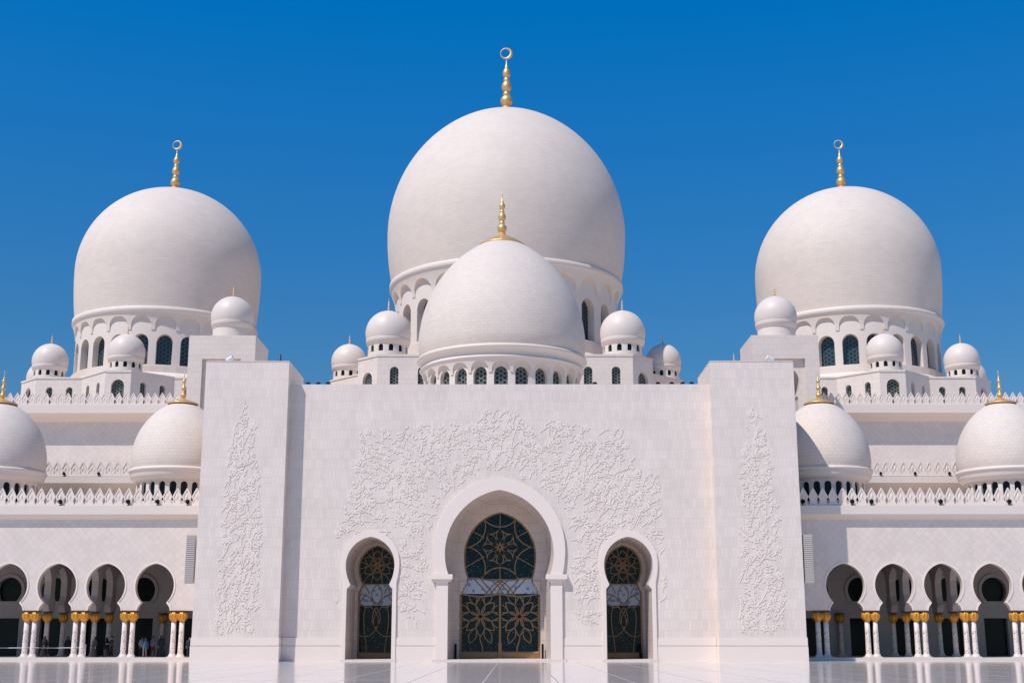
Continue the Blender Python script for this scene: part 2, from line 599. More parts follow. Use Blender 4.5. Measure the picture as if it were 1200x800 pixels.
def door_common(door, xc, rows, yg, zb, zt, bot):
    """glass planes: dark lower, pale band zb..zt, dark round light over it"""
    low = [(w, z) for w, z in rows if z < zb] + [(width_at(rows, zb), zb)]
    low[0] = (rows[0][0], 0.15)
    mid = [(width_at(rows, zb + (zt - zb) * k / 6), zb + (zt - zb) * k / 6) for k in range(7)]
    top = [(width_at(rows, zt), zt)] + [(w, z) for w, z in rows if z > zt]
    m1 = MB(); pane(m1, low, lambda u, z: (u, yg, z)); m1.build('door_glass', M_glass, door)
    m2 = MB(); pane(m2, mid, lambda u, z: (u, yg, z)); m2.build('transom_glass', M_bluepane, door)
    m3 = MB(); pane(m3, top, lambda u, z: (u, yg, z)); m3.build('round_light', M_glass, door)
    fr = MB()
    for sg in (-1, 1):
        ribbon(fr, [(sg * (max(w - .06, 0)), z) for w, z in rows if z > .1], .16, yg, .10)
        ribbon(fr, [(sg * (rows[0][0] - .06), .15), (sg * (rows[0][0] - .06), rows[1][1])], .16, yg, .10)
    ribbon(fr, [(-rows[0][0], .15 + bot / 2), (rows[0][0], .15 + bot / 2)], bot, yg, .06)
    fr.build('door_frame', M_bronze, door)

def petals(mb, cx, cz, n, r0, r1, wid, bar, y, h, rot=0.0, inside=None):
    for k in range(n):
        a = RAD(rot + 360.0 * k / n)
        for sg in (-1, 1):
            pts = []
            for i in range(13):
                t = i / 12
                rr = r0 + (r1 - r0) * t
                off = sg * wid * math.sin(math.pi * t) ** 0.9
                pts.append((cx + rr * math.cos(a) - off * math.sin(a), cz + rr * math.sin(a) + off * math.cos(a)))
            for run in (split_inside(pts, inside) if inside else [pts]):
                ribbon(mb, run, bar, y, h)

def big_door():
    yg = WY + 5.2
    d = MB()
    root = MB()
    door = MB()
    # mullion bar is the door's own mesh
    ribbon(door, [(0, .15), (0, .6)], .42, yg - .02, .12)
    ribbon(door, bez((0, .6), (0, 1.0), (0, 1.2), (0, 1.4)), .34, yg - .02, .11)
    ribbon(door, [(0, 1.4), (0, 5.45)], .20, yg - .02, .11)
    do = door.build('door', M_bronze, portal)
    door_common(do, 0, C_glz, yg, 5.40, 6.60, .55)
    t = MB()
    yy = yg - .01
    ins_top = lambda p: p[1] > 6.6 and abs(p[0]) < width_at(C_glz, p[1]) - .03
    cz = 9.25
    petals(t, 0, cz, 8, .0, .78, .17, .07, yy, .05, 22.5)
    petals(t, 0, cz, 8, .45, 1.55, .30, .075, yy, .05, 0)
    pts = []
    for k in range(17):                      # eight-pointed ring
        a = RAD(22.5 * k)
        r = 1.55 if k % 2 == 0 else 1.22
        pts.append((r * math.cos(a), cz + r * math.sin(a)))
    ribbon(t, pts, .08, yy, .05)
    for k in range(6):                       # big crossing arcs
        a = RAD(30 + 60 * k)
        c = (3.45 * math.cos(a), cz + 3.45 * math.sin(a))
        p = arc_pts(c[0], c[1], 1.75, 0, 360, 90)
        for run in split_inside(p, ins_top):
            ribbon(t, run, .10, yy, .055)
    for k in range(6):
        a = RAD(90 + 60 * k)
        p = [((1.55 + .18 * i) * math.cos(a), cz + (1.55 + .18 * i) * math.sin(a)) for i in range(12)]
        for run in split_inside(p, ins_top):
            ribbon(t, run, .08, yy, .05)
    # pale band: lens bars and scalloped lower edge
    ins_mid = lambda p: 5.2 < p[1] < 6.62 and abs(p[0]) < width_at(C_glz, p[1]) - .02
    for sg in (-1, 1):
        ribbon(t, [(sg * (i * .3), 5.40 - .22 * math.sin(math.pi * min(i * .3 / 3.3, 1))) for i in range(12)], .14, yy, .06)
        ribbon(t, [(sg * (i * .3), 6.60 - .10 * math.sin(math.pi * min(i * .3 / 2.9, 1) * 2)) for i in range(10)], .12, yy, .06)
        for x0, x1 in ((-.9, .35), (-.2, 1.25), (.35, -.9), (1.6, .5), (2.1, 1.0)):
            run = split_inside(bez((sg * x0, 6.6), (sg * (x0 * .6 + x1 * .4 + .2), 6.2), (sg * (x0 * .3 + x1 * .7), 5.9), (sg * x1, 5.25)), ins_mid)
            for r_ in run: ribbon(t, r_, .10, yy, .05)
    # two flowers on stems
    for sg in (-1, 1):
        fx, fz = sg * 1.62, 3.55
        ins_low = lambda p: 0.7 < p[1] < 5.25 and .12 < sg * p[0] < 3.28
        petals(t, fx, fz, 8, .05, 1.62, .36, .10, yy, .055, 0, ins_low)
        petals(t, fx, fz, 8, 1.0, 2.35, .30, .085, yy, .05, 22.5, ins_low)
        ribbon(t, bez((fx, fz - 1.5), (fx + sg * .12, fz - 2.1), (fx - sg * .25, fz - 2.3), (fx - sg * .20, .7)), .11, yy, .055)
        ribbon(t, [(sg * 3.2, .7), (sg * 3.2, 5.2)], .07, yy, .05)
    t.build('tracery', M_bronze, do)
    return do
big_door()

def small_door(xc):
    yg = WY + 5.5
    base = MB()
    ribbon(base, [(-1.46, .4), (1.46, .4)], .5, yg - .02, .08)
    do = base.build('door', M_bronze, portal, loc=(xc, 0, 0))
    door_common(do, 0, S_glz, yg, 4.45, 6.2, .45)
    t = MB()
    yy = yg - .01
    ins = lambda p: p[1] > 6.2 and abs(p[0]) < width_at(S_glz, p[1]) - .03
    cz = 7.75
    petals(t, 0, cz, 6, .0, .62, .16, .06, yy, .05, 30)
    petals(t, 0, cz, 6, .2, 1.25, .34, .07, yy, .05, 90, ins)
    for k in range(6):
        a = RAD(60 * k + 30)
        p = arc_pts(1.75 * math.cos(a), cz + 1.75 * math.sin(a), 1.15, 0, 360, 60)
        for run in split_inside(p, ins): ribbon(t, run, .065, yy, .05)
    ribbon(t, [(-1.24 + .124 * i, 6.2) for i in range(21)], .10, yy, .06)
    ribbon(t, [(-1.5 + .15 * i, 4.45 + .16 * math.cos(math.pi * (-1 + .1 * i) * 2)) for i in range(21)], .10, yy, .06)
    inm = lambda p: 4.3 < p[1] < 6.2 and abs(p[0]) < 1.45
    for sg in (-1, 1):
        for q in (bez((0, 6.15), (sg * .45, 5.8), (sg * .65, 5.3), (sg * .12, 4.5)), bez((sg * 1.45, 5.45), (sg * .8, 5.3), (sg * .4, 5.0), (0, 4.5)),
                  bez((sg * .62, 5.4), (sg * .9, 6.0), (sg * 1.0, 6.1), (sg * 1.1, 6.2)), bez((sg * 1.48, 4.5), (sg * 1.2, 5.0), (sg * 1.0, 5.2), (sg * .8, 5.35))):
            for run in split_inside(q, inm): ribbon(t, run, .09, yy, .05)
        ribbon(t, bez((sg * .85, 4.4), (sg * 1.25, 3.4), (sg * .9, 2.4), (sg * .75, .65), 18), .075, yy, .05)
        ribbon(t, bez((sg * .55, 4.4), (-sg * .5, 3.6), (-sg * .45, 2.6), (sg * .55, 2.0), 18), .07, yy, .05)
        ribbon(t, bez((0, 4.3), (sg * .45, 3.7), (sg * .45, 3.1), (0, 2.6), 14), .07, yy, .05)
        ribbon(t, bez((sg * .55, 2.0), (sg * .9, 1.85), (sg * 1.2, 1.9), (sg * 1.46, 2.1), 8), .07, yy, .05)
    t.build('tracery', M_bronze, do)
for sg in (-1, 1):
    small_door(sg * SX)

# carved vines --------------------------------------------------------------
def in_poly(p, poly):
    c = False
    for (x0, y0), (x1, y1) in zip(poly, poly[1:] + poly[:1]):
        if (y0 > p[1]) != (y1 > p[1]) and p[0] < (x1 - x0) * (p[1] - y0) / (y1 - y0) + x0:
            c = not c
    return c

def carve(mb, ok, y, rng, box, flow, n_main, n_fill):
    """low-relief flowering branches: long main branches, side twigs, leaves in pairs, five-petalled flowers"""
    occ = set()
    G = .17
    def free(px, pz, r):
        a, b_, q = int(px / G), int(pz / G), max(1, int(r / G + .5))
        for i in range(a - q + 1, a + q):
            for j_ in range(b_ - q + 1, b_ + q):
                if (i, j_) in occ: return False
        return True
    def take(px, pz, r):
        a, b_, q = int(px / G), int(pz / G), max(1, int(r / G + .5))
        for i in range(a - q + 1, a + q):
            for j_ in range(b_ - q + 1, b_ + q):
                occ.add((i, j_))
    def leaf(px, pz, a, L, W, h):
        e = h = min(h, .030)
        ca, sa = math.cos(a), math.sin(a)
        T = lambda u, v, hh: (px + u * ca - v * sa, y - hh, pz + u * sa + v * ca)
        bend = rng.uniform(-.10, .10) * L
        O2 = [(0, .2 * W), (.22 * L, .8 * W), (.48 * L, W + bend * .5), (.76 * L, W * .6 + bend), (L, bend), (.76 * L, -W * .6 + bend), (.48 * L, -W + bend * .5), (.22 * L, -.8 * W), (0, -.2 * W)]
        o_ = [T(u, v, e) for u, v in O2]
        m_ = [T(.1 * L, 0, h), T(.48 * L, bend * .4, h + .004), T(.8 * L, bend * .9, h)]
        al = o_ + m_
        for f in ((0, 1, 9), (1, 2, 10, 9), (2, 3, 11, 10), (3, 4, 11), (4, 5, 11), (5, 6, 10, 11), (6, 7, 9, 10), (7, 8, 9), (8, 0, 9)):
            mb.face([al[i] for i in f][::-1])
        lo = [T(u, v, -.01) for u, v in O2]
        for i in range(8):
            mb.face([o_[i], o_[i + 1], lo[i + 1], lo[i]])
    def flower(px, pz, r):
        a0 = rng.random() * 6
        n = rng.choice((5, 5, 6))
        for k in range(n):
            a = a0 + 2 * math.pi * k / n
            leaf(px + .16 * r * math.cos(a), pz + .16 * r * math.sin(a), a, r * .86, r * .36, .05)
        ring = [(px + .17 * r * math.cos(k * math.pi / 4), y - .062, pz + .17 * r * math.sin(k * math.pi / 4)) for k in range(8)]
        mb.face(ring[::-1])
    def branch(px, pz, a, n, w, depth):
        pts, curl = [(px, pz)], rng.uniform(-.05, .05)
        st = .24
        todo = []
        for i in range(n):
            curl = max(-.14, min(.14, curl + rng.uniform(-.045, .045)))
            a += curl
            fa = flow(pts[-1][0], pts[-1][1])
            a += .10 * math.sin(fa - a)
            q = (pts[-1][0] + st * math.cos(a), pts[-1][1] + st * math.sin(a))
            if not ok(q) or (i > 1 and not free(q[0], q[1], .25)):
                break
            pts.append(q)
            if depth < 2 and i > 1 and rng.random() < (.26 if depth == 0 else .14):
                todo.append((q, a + rng.choice((-1, 1)) * rng.uniform(.55, 1.05)))
        if len(pts) < 3:
            return
        rows = []
        for i, p in enumerate(pts):
            b0, b1 = pts[max(i - 1, 0)], pts[min(i + 1, len(pts) - 1)]
            dx, dz = b1[0] - b0[0], b1[1] - b0[1]
            L = math.hypot(dx, dz) or 1
            ww = w * (1 - .65 * i / len(pts))
            nx, nz = -dz / L * ww, dx / L * ww
            rows.append([(p[0] - nx, y + .01, p[1] - nz), (p[0] - nx * .7, y - .032, p[1] - nz * .7), (p[0] + nx * .7, y - .032, p[1] + nz * .7), (p[0] + nx, y + .01, p[1] + nz)])
            take(p[0], p[1], .1)
        mb.grid(rows, None, False)
        for q, aa in todo:
            branch(q[0], q[1], aa, int(n * .55), w * .7, depth + 1)
        for i in range(1, len(pts)):
            p = pts[i]
            da = math.atan2(p[1] - pts[i - 1][1], p[0] - pts[i - 1][0])
            for sd in (-1, 1):
                if rng.random() < .48:
                    an = da + sd * rng.uniform(.6, 1.2)
                    L = rng.uniform(.22, .38)
                    c = (p[0] + .26 * math.cos(an), p[1] + .26 * math.sin(an))
                    if ok(c) and free(c[0], c[1], .15):
                        leaf(p[0] + .03 * math.cos(an), p[1] + .03 * math.sin(an), an, L, L * rng.uniform(.20, .30), .032 + .015 * rng.random())
                        take(c[0], c[1], .1)
        p = pts[-1]
        c = (p[0] + .22 * math.cos(a), p[1] + .22 * math.sin(a))
        if rng.random() < .75 and ok(c):
            r = rng.uniform(.20, .36)
            flower(c[0], c[1], r)
            take(c[0], c[1], r * .9)
    for k in range(n_main):
        px, pz = rng.uniform(box[0], box[1]), rng.uniform(box[2], box[3])
        if ok((px + rng.gauss(0, .7), pz + rng.gauss(0, .7))) and ok((px, pz)) and free(px, pz, .5):
            branch(px, pz, flow(px, pz) + rng.uniform(-.7, .7), 28, .055, 0)
    for k in range(n_fill):
        px, pz = rng.uniform(box[0], box[1]), rng.uniform(box[2], box[3])
        if not ok((px + rng.gauss(0, .9), pz + rng.gauss(0, .9))) or not ok((px, pz)) or not free(px, pz, .42):
            continue
        if rng.random() < .13:
            r = rng.uniform(.16, .30)
            flower(px, pz, r)
            take(px, pz, r)
        else:
            branch(px, pz, flow(px, pz) + rng.uniform(-1.2, 1.2), 7, .04, 1)

rng = random.Random(11)
OUT = [(-13.4, 3.4), (-13.1, 9), (-12.9, 11.9), (-12.2, 13.0), (-12.0, 15.2), (-11.4, 16.4), (-11.6, 18.2), (-10.2, 18.9), (-8.6, 18.0), (-7.2, 18.9), (-4.6, 19.1), (-2.4, 18.9), (-1.2, 19.9), (0, 20.4),
       (1.4, 19.8), (2.5, 18.6), (4.0, 19.2), (6.2, 19.0), (8.6, 18.6), (10.4, 18.5), (10.9, 16.6), (11.5, 15.0), (13.0, 14.6), (13.1, 11.4), (13.3, 8.4), (13.5, 5.4), (12.6, 3.3),
       (12.2, 3.2), (8.05, 2.4), (5.9, 2.4), (5.5, 7), (-5.5, 7), (-5.9, 2.4), (-8.05, 2.4), (-12.2, 3.2)]
def ok_wall(p):
    if not in_poly(p, OUT): return False
    w = width_at(C_out, p[1])
    if w and abs(p[0]) < w + .35: return False
    if p[1] < 15.0 and math.hypot(p[0], (p[1] - 8.6) * .92) < 5.75: return False
    for sx in (-SX, SX):
        w = width_at(S_out, p[1])
        if w and abs(p[0] - sx) < w + .15: return False
        if math.hypot(p[0] - sx, p[1] - 7.7) < 2.5: return False
    return True
mb = MB()
carve(mb, ok_wall, WY, rng, (-13.6, 13.6, 2.3, 20.4), lambda x, z: math.atan2(max(z - 1.0, 1.0), x * 1.5), 260, 3600)
mb.build('carved_vine_relief', M_relief, front)

for sg, py in zip((-1, 1), pylons):
    P0 = [(20.75, 20.9), (20.2, 19.4), (19.8, 18.0), (19.6, 16.0), (19.2, 14.2), (19.0, 11), (18.9, 7), (18.8, 2.1), (22.4, 2.1), (22.4, 6), (22.3, 9), (22.2, 12.6), (22.0, 14.6), (21.9, 16.2), (21.7, 17.6), (21.3, 19.2)]
    poly = [(sg * a, b_) for a, b_ in P0]
    mb = MB()
    carve(mb, lambda p: in_poly(p, poly), 0.0, rng, (*sorted((sg * 18.7, sg * 22.5)), 2.0, 20.9), lambda x, z: math.pi / 2, 60, 1800)
    mb.build('carved_vine_relief', M_relief, py)

# ---------------------------------------------------------------- arcades
PIER0, STEP, NP, AY, XE = 26.42, 4.03, 8, 4.6, 56.0
ARC = [(1.36, 3.99), (1.34, 4.14), (1.27, 4.32), (1.16, 4.47), (1.08, 4.53), (1.10, 4.56)] + lobe(1.59, 5.98, 7.80, 4.63, 1.03, 9, 14)
ARC_O = [(1.48, 3.99), (1.46, 4.14), (1.39, 4.36), (1.28, 4.55), (1.20, 4.60), (1.21, 4.62)] + lobe(1.72, 5.98, 7.97, 4.69, 1.15, 9, 14)
def xl(sg):
    return lambda u, z, d: (sg * u, AY + d, z)
for sg in (-1, 1):
    side = 'left' if sg < 0 else 'right'
    ar = thing('arcade', (sg * 27, AY, 0), 'white diamond-tiled arcade wing of keyhole arches %s of the portal' % side, 'arcade', 'arcade wings beside the portal')
    sh = (sg * 27, AY, 0)
    mb = MB()
    mp = xl(sg)
    bay(mb, mp, 24.0, PIER0, 25.2, 3.99, 11.5, [(0, 3.99)], 0)
    mb.face([(sg * 24.0, AY, 3.99), (sg * PIER0, AY, 3.99), (sg * PIER0, AY + .55, 3.99), (sg * 24.0, AY + .55, 3.99)])
    mb2 = MB()
    for k in range(NP - 1):
        u0, u1 = PIER0 + STEP * k, PIER0 + STEP * (k + 1)
        bay(mb, mp, u0, u1, (u0 + u1) / 2, 3.99, 11.5, ARC, .55)
        xc = sg * (u0 + u1) / 2
        loft(mb2, ARC_O, pf(AY, xc), ARC_O, pf(AY - .05, xc))
        loft(mb2, ARC_O, pf(AY - .05, xc), ARC, pf(AY - .05, xc))
        loft(mb2, ARC, pf(AY - .05, xc), ARC, pf(AY, xc))
    for k in range(NP):                                   # underside of each pier head
        u = PIER0 + STEP * k
        mb.face([(sg * (u - .66), AY, 3.99), (sg * (u + .66), AY, 3.99), (sg * (u + .66), AY + .55, 3.99), (sg * (u - .66), AY + .55, 3.99)])
    mb.build('arcade_wall', M_diamond, ar, sh)
    mb2.build('arch_trim', M_trim, ar, sh)
    mb = MB()
    prof = [(AY, 11.42), (AY - .10, 11.5), (AY - .30, 11.58), (AY - .45, 11.74), (AY - .5, 11.80), (AY - .5, 12.52), (AY + .7, 12.52)]
    for a, b_ in zip(prof, prof[1:]):
        mb.face([(sg * 24.06, a[0], a[1]), (sg * XE, a[0], a[1]), (sg * XE, b_[0], b_[1]), (sg * 24.06, b_[0], b_[1])])
    mb.build('cornice', M_smooth, ar, sh)
    mb = MB()
    x0, x1 = sorted((sg * 24.06, sg * XE))
    mb.box(x0, x1, AY + .6, 17.2, 12.0, 12.4)
    mb.build('roof', M_smooth, ar, sh)
    mb = MB()
    mb.box(x0, x1, AY + .56, 16.4, 8.5, 8.8)
    mb.build('ceiling', M_inside_shade, ar, sh)
    mb = MB()
    mg = MB()
    for k in range(-1, NP - 1):
        u0, u1 = max(24.0, PIER0 + STEP * k), PIER0 + STEP * (k + 1)
        uc = PIER0 + STEP * (k + .5)
        if k < 0:
            u0, uc = 24.0, 25.2
        R_ = [(1.05, .25), (1.05, 3.55), (0, 3.55), (0, 5.05), (.72, 5.05)] + [(w, z) for w, z in lobe(1.12, 6.05, 7.15, 5.06, .73, 6, 10)]
        bay(mb, lambda u, z, d: (sg * u, 15.6 + d, z), u0, u1, uc, .25, 8.5, R_, .5)
    mg.box(x0, x1, 16.1, 16.3, .25, 8.5)
    mb.build('back_wall', M_inside_shade, ar, sh)
    for k in range(0, NP - 1):
        mt = MB()
        xc = sg * (PIER0 + STEP * (k + .5))
        A_ = [(.72, 5.06)] + lobe(1.12, 6.05, 7.15, 5.07, .73, 6, 10)
        B_ = [(1.05, 4.92)] + lobe(1.40, 6.05, 7.50, 4.95, 1.06, 6, 10)
        loft(mt, B_, pf(15.6, xc), B_, pf(15.42, xc))
        loft(mt, B_, pf(15.42, xc), A_, pf(15.42, xc))
        loft(mt, A_, pf(15.42, xc), A_, pf(15.62, xc))
        mt.build('round_light_surround', M_inside_shade, ar, sh)
    mg.build('doorway_glass', M_darkpane, ar, sh)
    mb = MB()
    for k in (2, 3, 6, 7):                                  # arches running back from the piers
        X = sg * (PIER0 + STEP * k)
        for yc, y0, y1 in ((6.66, 5.1, 8.7), (10.7, 8.7, 12.7), (14.7, 12.7, 15.6)):
            for s2 in (-1, 1):
                bay(mb, lambda u, z, d: (X + s2 * (.28 - d), u, z), y0, y1, yc, 3.99, 8.5, [(min(w, 1.5), z) for w, z in ARC], .28)
    mb.build('cross_arches', M_inside_shade, ar, sh)
    mb = MB()
    mb.box(x0, x1, AY - .75, 16.2, 0, .25)
    tag(mb.build('arcade_step', M_gloss), 'low white marble step under the %s arcade' % side, 'step', kind='structure')

# columns --------------------------------------------------------------------
def make_column():
    c = thing('arcade_column', (0, 0, 0), '', 'column', 'slender gilded arcade columns')
    mb = MB()
    mb.lathe([(.23, .30), (.225, .5), (.205, 2.0), (.20, 2.92), (.0, 2.92)], 20)
    mb.build('shaft', M_inlay, c)
    mb = MB()
    mb.lathe([(.24, .30), (.26, .26), (.29, .22), (.33, .10), (.36, .08), (.36, .0)][::-1], 20)
    mb.box(-.38, .38, -.38, .38, 0, .07)
    mb.build('base', M_gloss, c)
    mb = MB()
    mb.lathe([(.20, 2.84), (.23, 2.86), (.21, 2.90), (.29, 2.96), (.345, 3.08), (.365, 3.24), (.36, 3.40), (.325, 3.54), (.27, 3.63), (.0, 3.65)], 40, lobes=10, lob=.10)
    for k in range(10):                     # upstanding leaf tips
        a = 2 * math.pi * k / 10 + .314
        p = [(rr * math.sin(a), -rr * math.cos(a), z) for rr, z in ((.27, 2.97), (.36, 3.12), (.385, 3.30), (.375, 3.45), (.33, 3.56))]
        mb.tube(p, [.02, .05, .06, .05, .015], 6)
    cap = mb.build('capital', M_capgold, c)
    mb = MB()
    mb.box(-.34, .34, -.34, .34, 3.66, 3.735)
    mb.build('abacus', plain('dark_bronze', (.10, .055, .03), .5, .3), cap)
    return c
col0 = make_column()
col_tree = snapshot(col0)
first = [True]
def place_col(x, y, label, sc=1.0):
    if first[0]:
        c = col0
        first[0] = False
    else:
        c = copy_tree(col0, None, col_tree)
    c.location = (x, y, .25)
    c['label'] = label
    return c
ORD = ['first', 'second', 'third', 'fourth', 'fifth', 'sixth', 'seventh', 'eighth']
for sg in (-1, 1):
    side = 'left' if sg < 0 else 'right'
    for k in range(6):
        for q, w in ((-.33, 'inner'), (.33, 'outer')):
            place_col(sg * (PIER0 + STEP * k + q), AY + .28, 'gold-capped white column, %s one of the %s front pair %s of the portal' % ('nearer' if q < 0 else 'farther', ORD[k], side))
    for k in (2, 3):
        for yy, w in ((8.7, 'middle'), (12.7, 'back')):
            place_col(sg * (PIER0 + STEP * k), yy, 'shaded single column in the %s row behind the %s front pair, %s arcade' % (w, ORD[k], side))
    place_col(sg * (PIER0 + STEP), 15.2, 'shaded column against the back wall of the %s arcade behind its second pair' % side)

# parapets ---------------------------------------------------------------------
def merlon_mesh(p, h):
    half = [(.45, 0), (.44, .07), (.35, .17), (.355, .27), (.46, .41), (.495, .47), (.44, .54), (.35, .63), (.21, .80), (.07, .94), (0, 1.0)]
    outl = [(x * p, z * h) for x, z in half] + [(-x * p, z * h) for x, z in half[-2::-1]]
    cx, cz = 0, .48 * h
    inn = [(x * .70, cz + (z - cz) * .74) for x, z in outl]
    core = [(x * .34, cz + (z - cz) * .46) for x, z in outl]
    mb = MB()
    n = len(outl)
    for i in range(n):
        j = (i + 1) % n
        A = lambda q, y: (q[0], y, q[1])
        mb.face([A(outl[i], -.07), A(outl[j], -.07), A(inn[j], -.07), A(inn[i], -.07)])
        mb.face([A(inn[i], -.07), A(inn[j], -.07), A(inn[j], -.02), A(inn[i], -.02)])
        mb.face([A(inn[i], -.02), A(inn[j], -.02), A(core[j], -.02), A(core[i], -.02)])
        mb.face([A(core[i], -.02), A(core[j], -.02), (0, -.09, cz)])
        mb.face([A(outl[i], -.07), A(outl[i], .07), A(outl[j], .07), A(outl[j], -.07)])
    mb.face([(x, .07, z) for x, z in outl][::-1])
    return mb
def parapet(label, sg, xa, xb, y, z, p, h, rail=.10):
    t = thing('parapet', (sg * xa, y, z), label, 'parapet', 'lace-cut parapets of leaf-shaped merlons')
    n = int((xb - xa) / p)
    mb = MB()
    x0, x1 = sorted((0, sg * n * p))
    mb.box(x0, x1, -.13, .13, 0, rail)
    mb.build('base_rail', M_crest, t)
    m0 = merlon_mesh(p, h).build('merlon', M_crest, t)
    m0.location = (sg * p * .5, 0, rail)
    for k in range(1, n):
        c = m0.copy()
        COL.objects.link(c)
        c.parent = t
        c.location = (sg * p * (k + .5), 0, rail)
    return t
for sg in (-1, 1):
    side = 'left' if sg < 0 else 'right'
    parapet('lowest white lace-cut parapet along the %s arcade cornice, in front of its domes' % side, sg, 24.1, 50, AY - .2, 12.53, .813, 1.40)
    parapet('short white lace-cut parapet on the middle terrace between the %s arcade domes' % side, sg, 25, 58, 17.0, 16.53, .813, 1.34)
    parapet('topmost white lace-cut parapet on the %s hall roof edge below the corner turrets' % side, sg, 34.6, 80, 38.95, 27.2, .813, 1.34)

# middle terrace and prayer hall ------------------------------------------------
def cornice_strip(mb, sg, xa, xb, y, zc0, zc1, zc2, o):
    prof = [(y + o, zc0), (y + o * .75, zc0 + (zc1 - zc0) * .25), (y + o * .4, zc0 + (zc1 - zc0) * .55), (y + o * .1, zc0 + (zc1 - zc0) * .9), (y, zc1), (y, zc2), (y + o + 1.2, zc2)]
    for a, b_ in zip(prof, prof[1:]):
        mb.face([(sg * xa, a[0], a[1]), (sg * xb, a[0], a[1]), (sg * xb, b_[0], b_[1]), (sg * xa, b_[0], b_[1])])
for sg in (-1, 1):
    side = 'left' if sg < 0 else 'right'
    t = thing('middle_terrace', (sg * 24.1, 16.8, 12.4), 'plain white terrace storey behind the %s arcade domes' % side, 'terrace', 'terraces behind the arcade domes')
    sh = (sg * 24.1, 16.8, 12.4)
    mb = MB()
    x0, x1 = sorted((sg * 24.1, sg * 60))
    mb.box(x0, x1, 18.2, 40.2, 12.41, 16.3)
    mb.build('wall', M_diamond, t, sh)
    mb = MB()
    cornice_strip(mb, sg, 24.1, 60, 16.8, 15.3, 15.9, 16.5, 1.4)
    mb.build('cornice', M_smooth, t, sh)
    t = thing('prayer_hall', (sg * 24.1, 40.3, 0), 'white diamond-tiled prayer hall wall under the topmost %s cornice' % side, 'hall', 'prayer hall wings')
    sh = (sg * 24.1, 40.3, 0)
    mb = MB()
    x0, x1 = sorted((sg * 24.1, sg * 84))
    mb.box(x0, x1, 40.35, 112, 0, 27.0)
    mb.build('wall', M_diamond, t, sh)
    mb = MB()
    cornice_strip(mb, sg, 24.1, 84, 38.75, 25.55, 26.3, 27.19, 1.6)
    mb.build('cornice', M_smooth, t, sh)
mb = MB()
mb.box(-24.0, 24.0, 40.35, 112, 0, 26.9)
tag(mb.build('central_hall', M_block), 'middle block of the prayer hall under the main dome, hidden behind the portal', 'hall')

# gate towers --------------------------------------------------------------------
for sg in (-1, 1):
    side = 'left' if sg < 0 else 'right'
    t = thing('gate_tower', (sg * 30.7, 34, 12), 'square white tower with a framed keyhole niche rising behind the %s pylon' % side, 'tower', 'square towers behind the pylons')
    sh = (sg * 30.7, 34, 12)
    niche = [(1.25, 16), (1.25, 27.2)] + lobe(1.45, 29.0, 30.7, 27.4, 1.1)
    mb = MB()
    xc = sg * 30.7
    # front: outer field with a recessed rectangular panel, keyhole niche in the panel
    fr = lambda u, z, d: (xc + u, 34 + d, z)
    bay(mb, fr, -3.64, 3.64, 0, 12.41, 34.05, [(2.1, 12.41), (2.1, 31.45)], .45)
    bay(mb, lambda u, z, d: (xc + u, 34.45 + d, z), -2.1, 2.1, 0, 12.41, 31.45, niche, 2.5)
    for s2 in (-1, 1):
        x = xc + s2 * 3.64
        mb.face([(x, 34, 12.41), (x, 41.2, 12.41), (x, 41.2, 34.05), (x, 34, 34.05)])
    mb.face([(xc - 3.64, 34, 34.05), (xc + 3.64, 34, 34.05), (xc + 3.64, 41.2, 34.05), (xc - 3.64, 41.2, 34.05)])
    mb.face([(xc - 3.64, 41.2, 12.41), (xc + 3.64, 41.2, 12.41), (xc + 3.64, 41.2, 34.05), (xc - 3.64, 41.2, 34.05)])
    mb.build('tower_body', M_block, t, sh)
    mb = MB()
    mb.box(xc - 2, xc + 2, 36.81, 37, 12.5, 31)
    mb.build('niche_back', M_inside_shade, t, sh)

# ---------------------------------------------------------------- domes
def shell_profile(R, zb, rb, zeq, H, mix=0.0, nl=10, nu=34):
    out = []
    if zeq > zb:
        L = (zeq - zb) / math.sqrt(max(1 - (rb / R) ** 2, 1e-4))
        for i in range(nl):
            z = zb + (zeq - zb) * i / nl
            out.append((R * math.sqrt(1 - ((zeq - z) / L) ** 2), z))
    e = max(0.0, (H * H - R * R) / (2 * R))
    for i in range(nu + 1):
        a = math.pi / 2 * i / nu
        h = H * math.sin(a)
        el = R * math.cos(a)
        og = math.sqrt(max((R + e) ** 2 - h * h, 0)) - e if H > R else el
        out.append((max(mix * el + (1 - mix) * og, 0.0), zeq + h))
    out[-1] = (0.0, zeq + H)
    return out

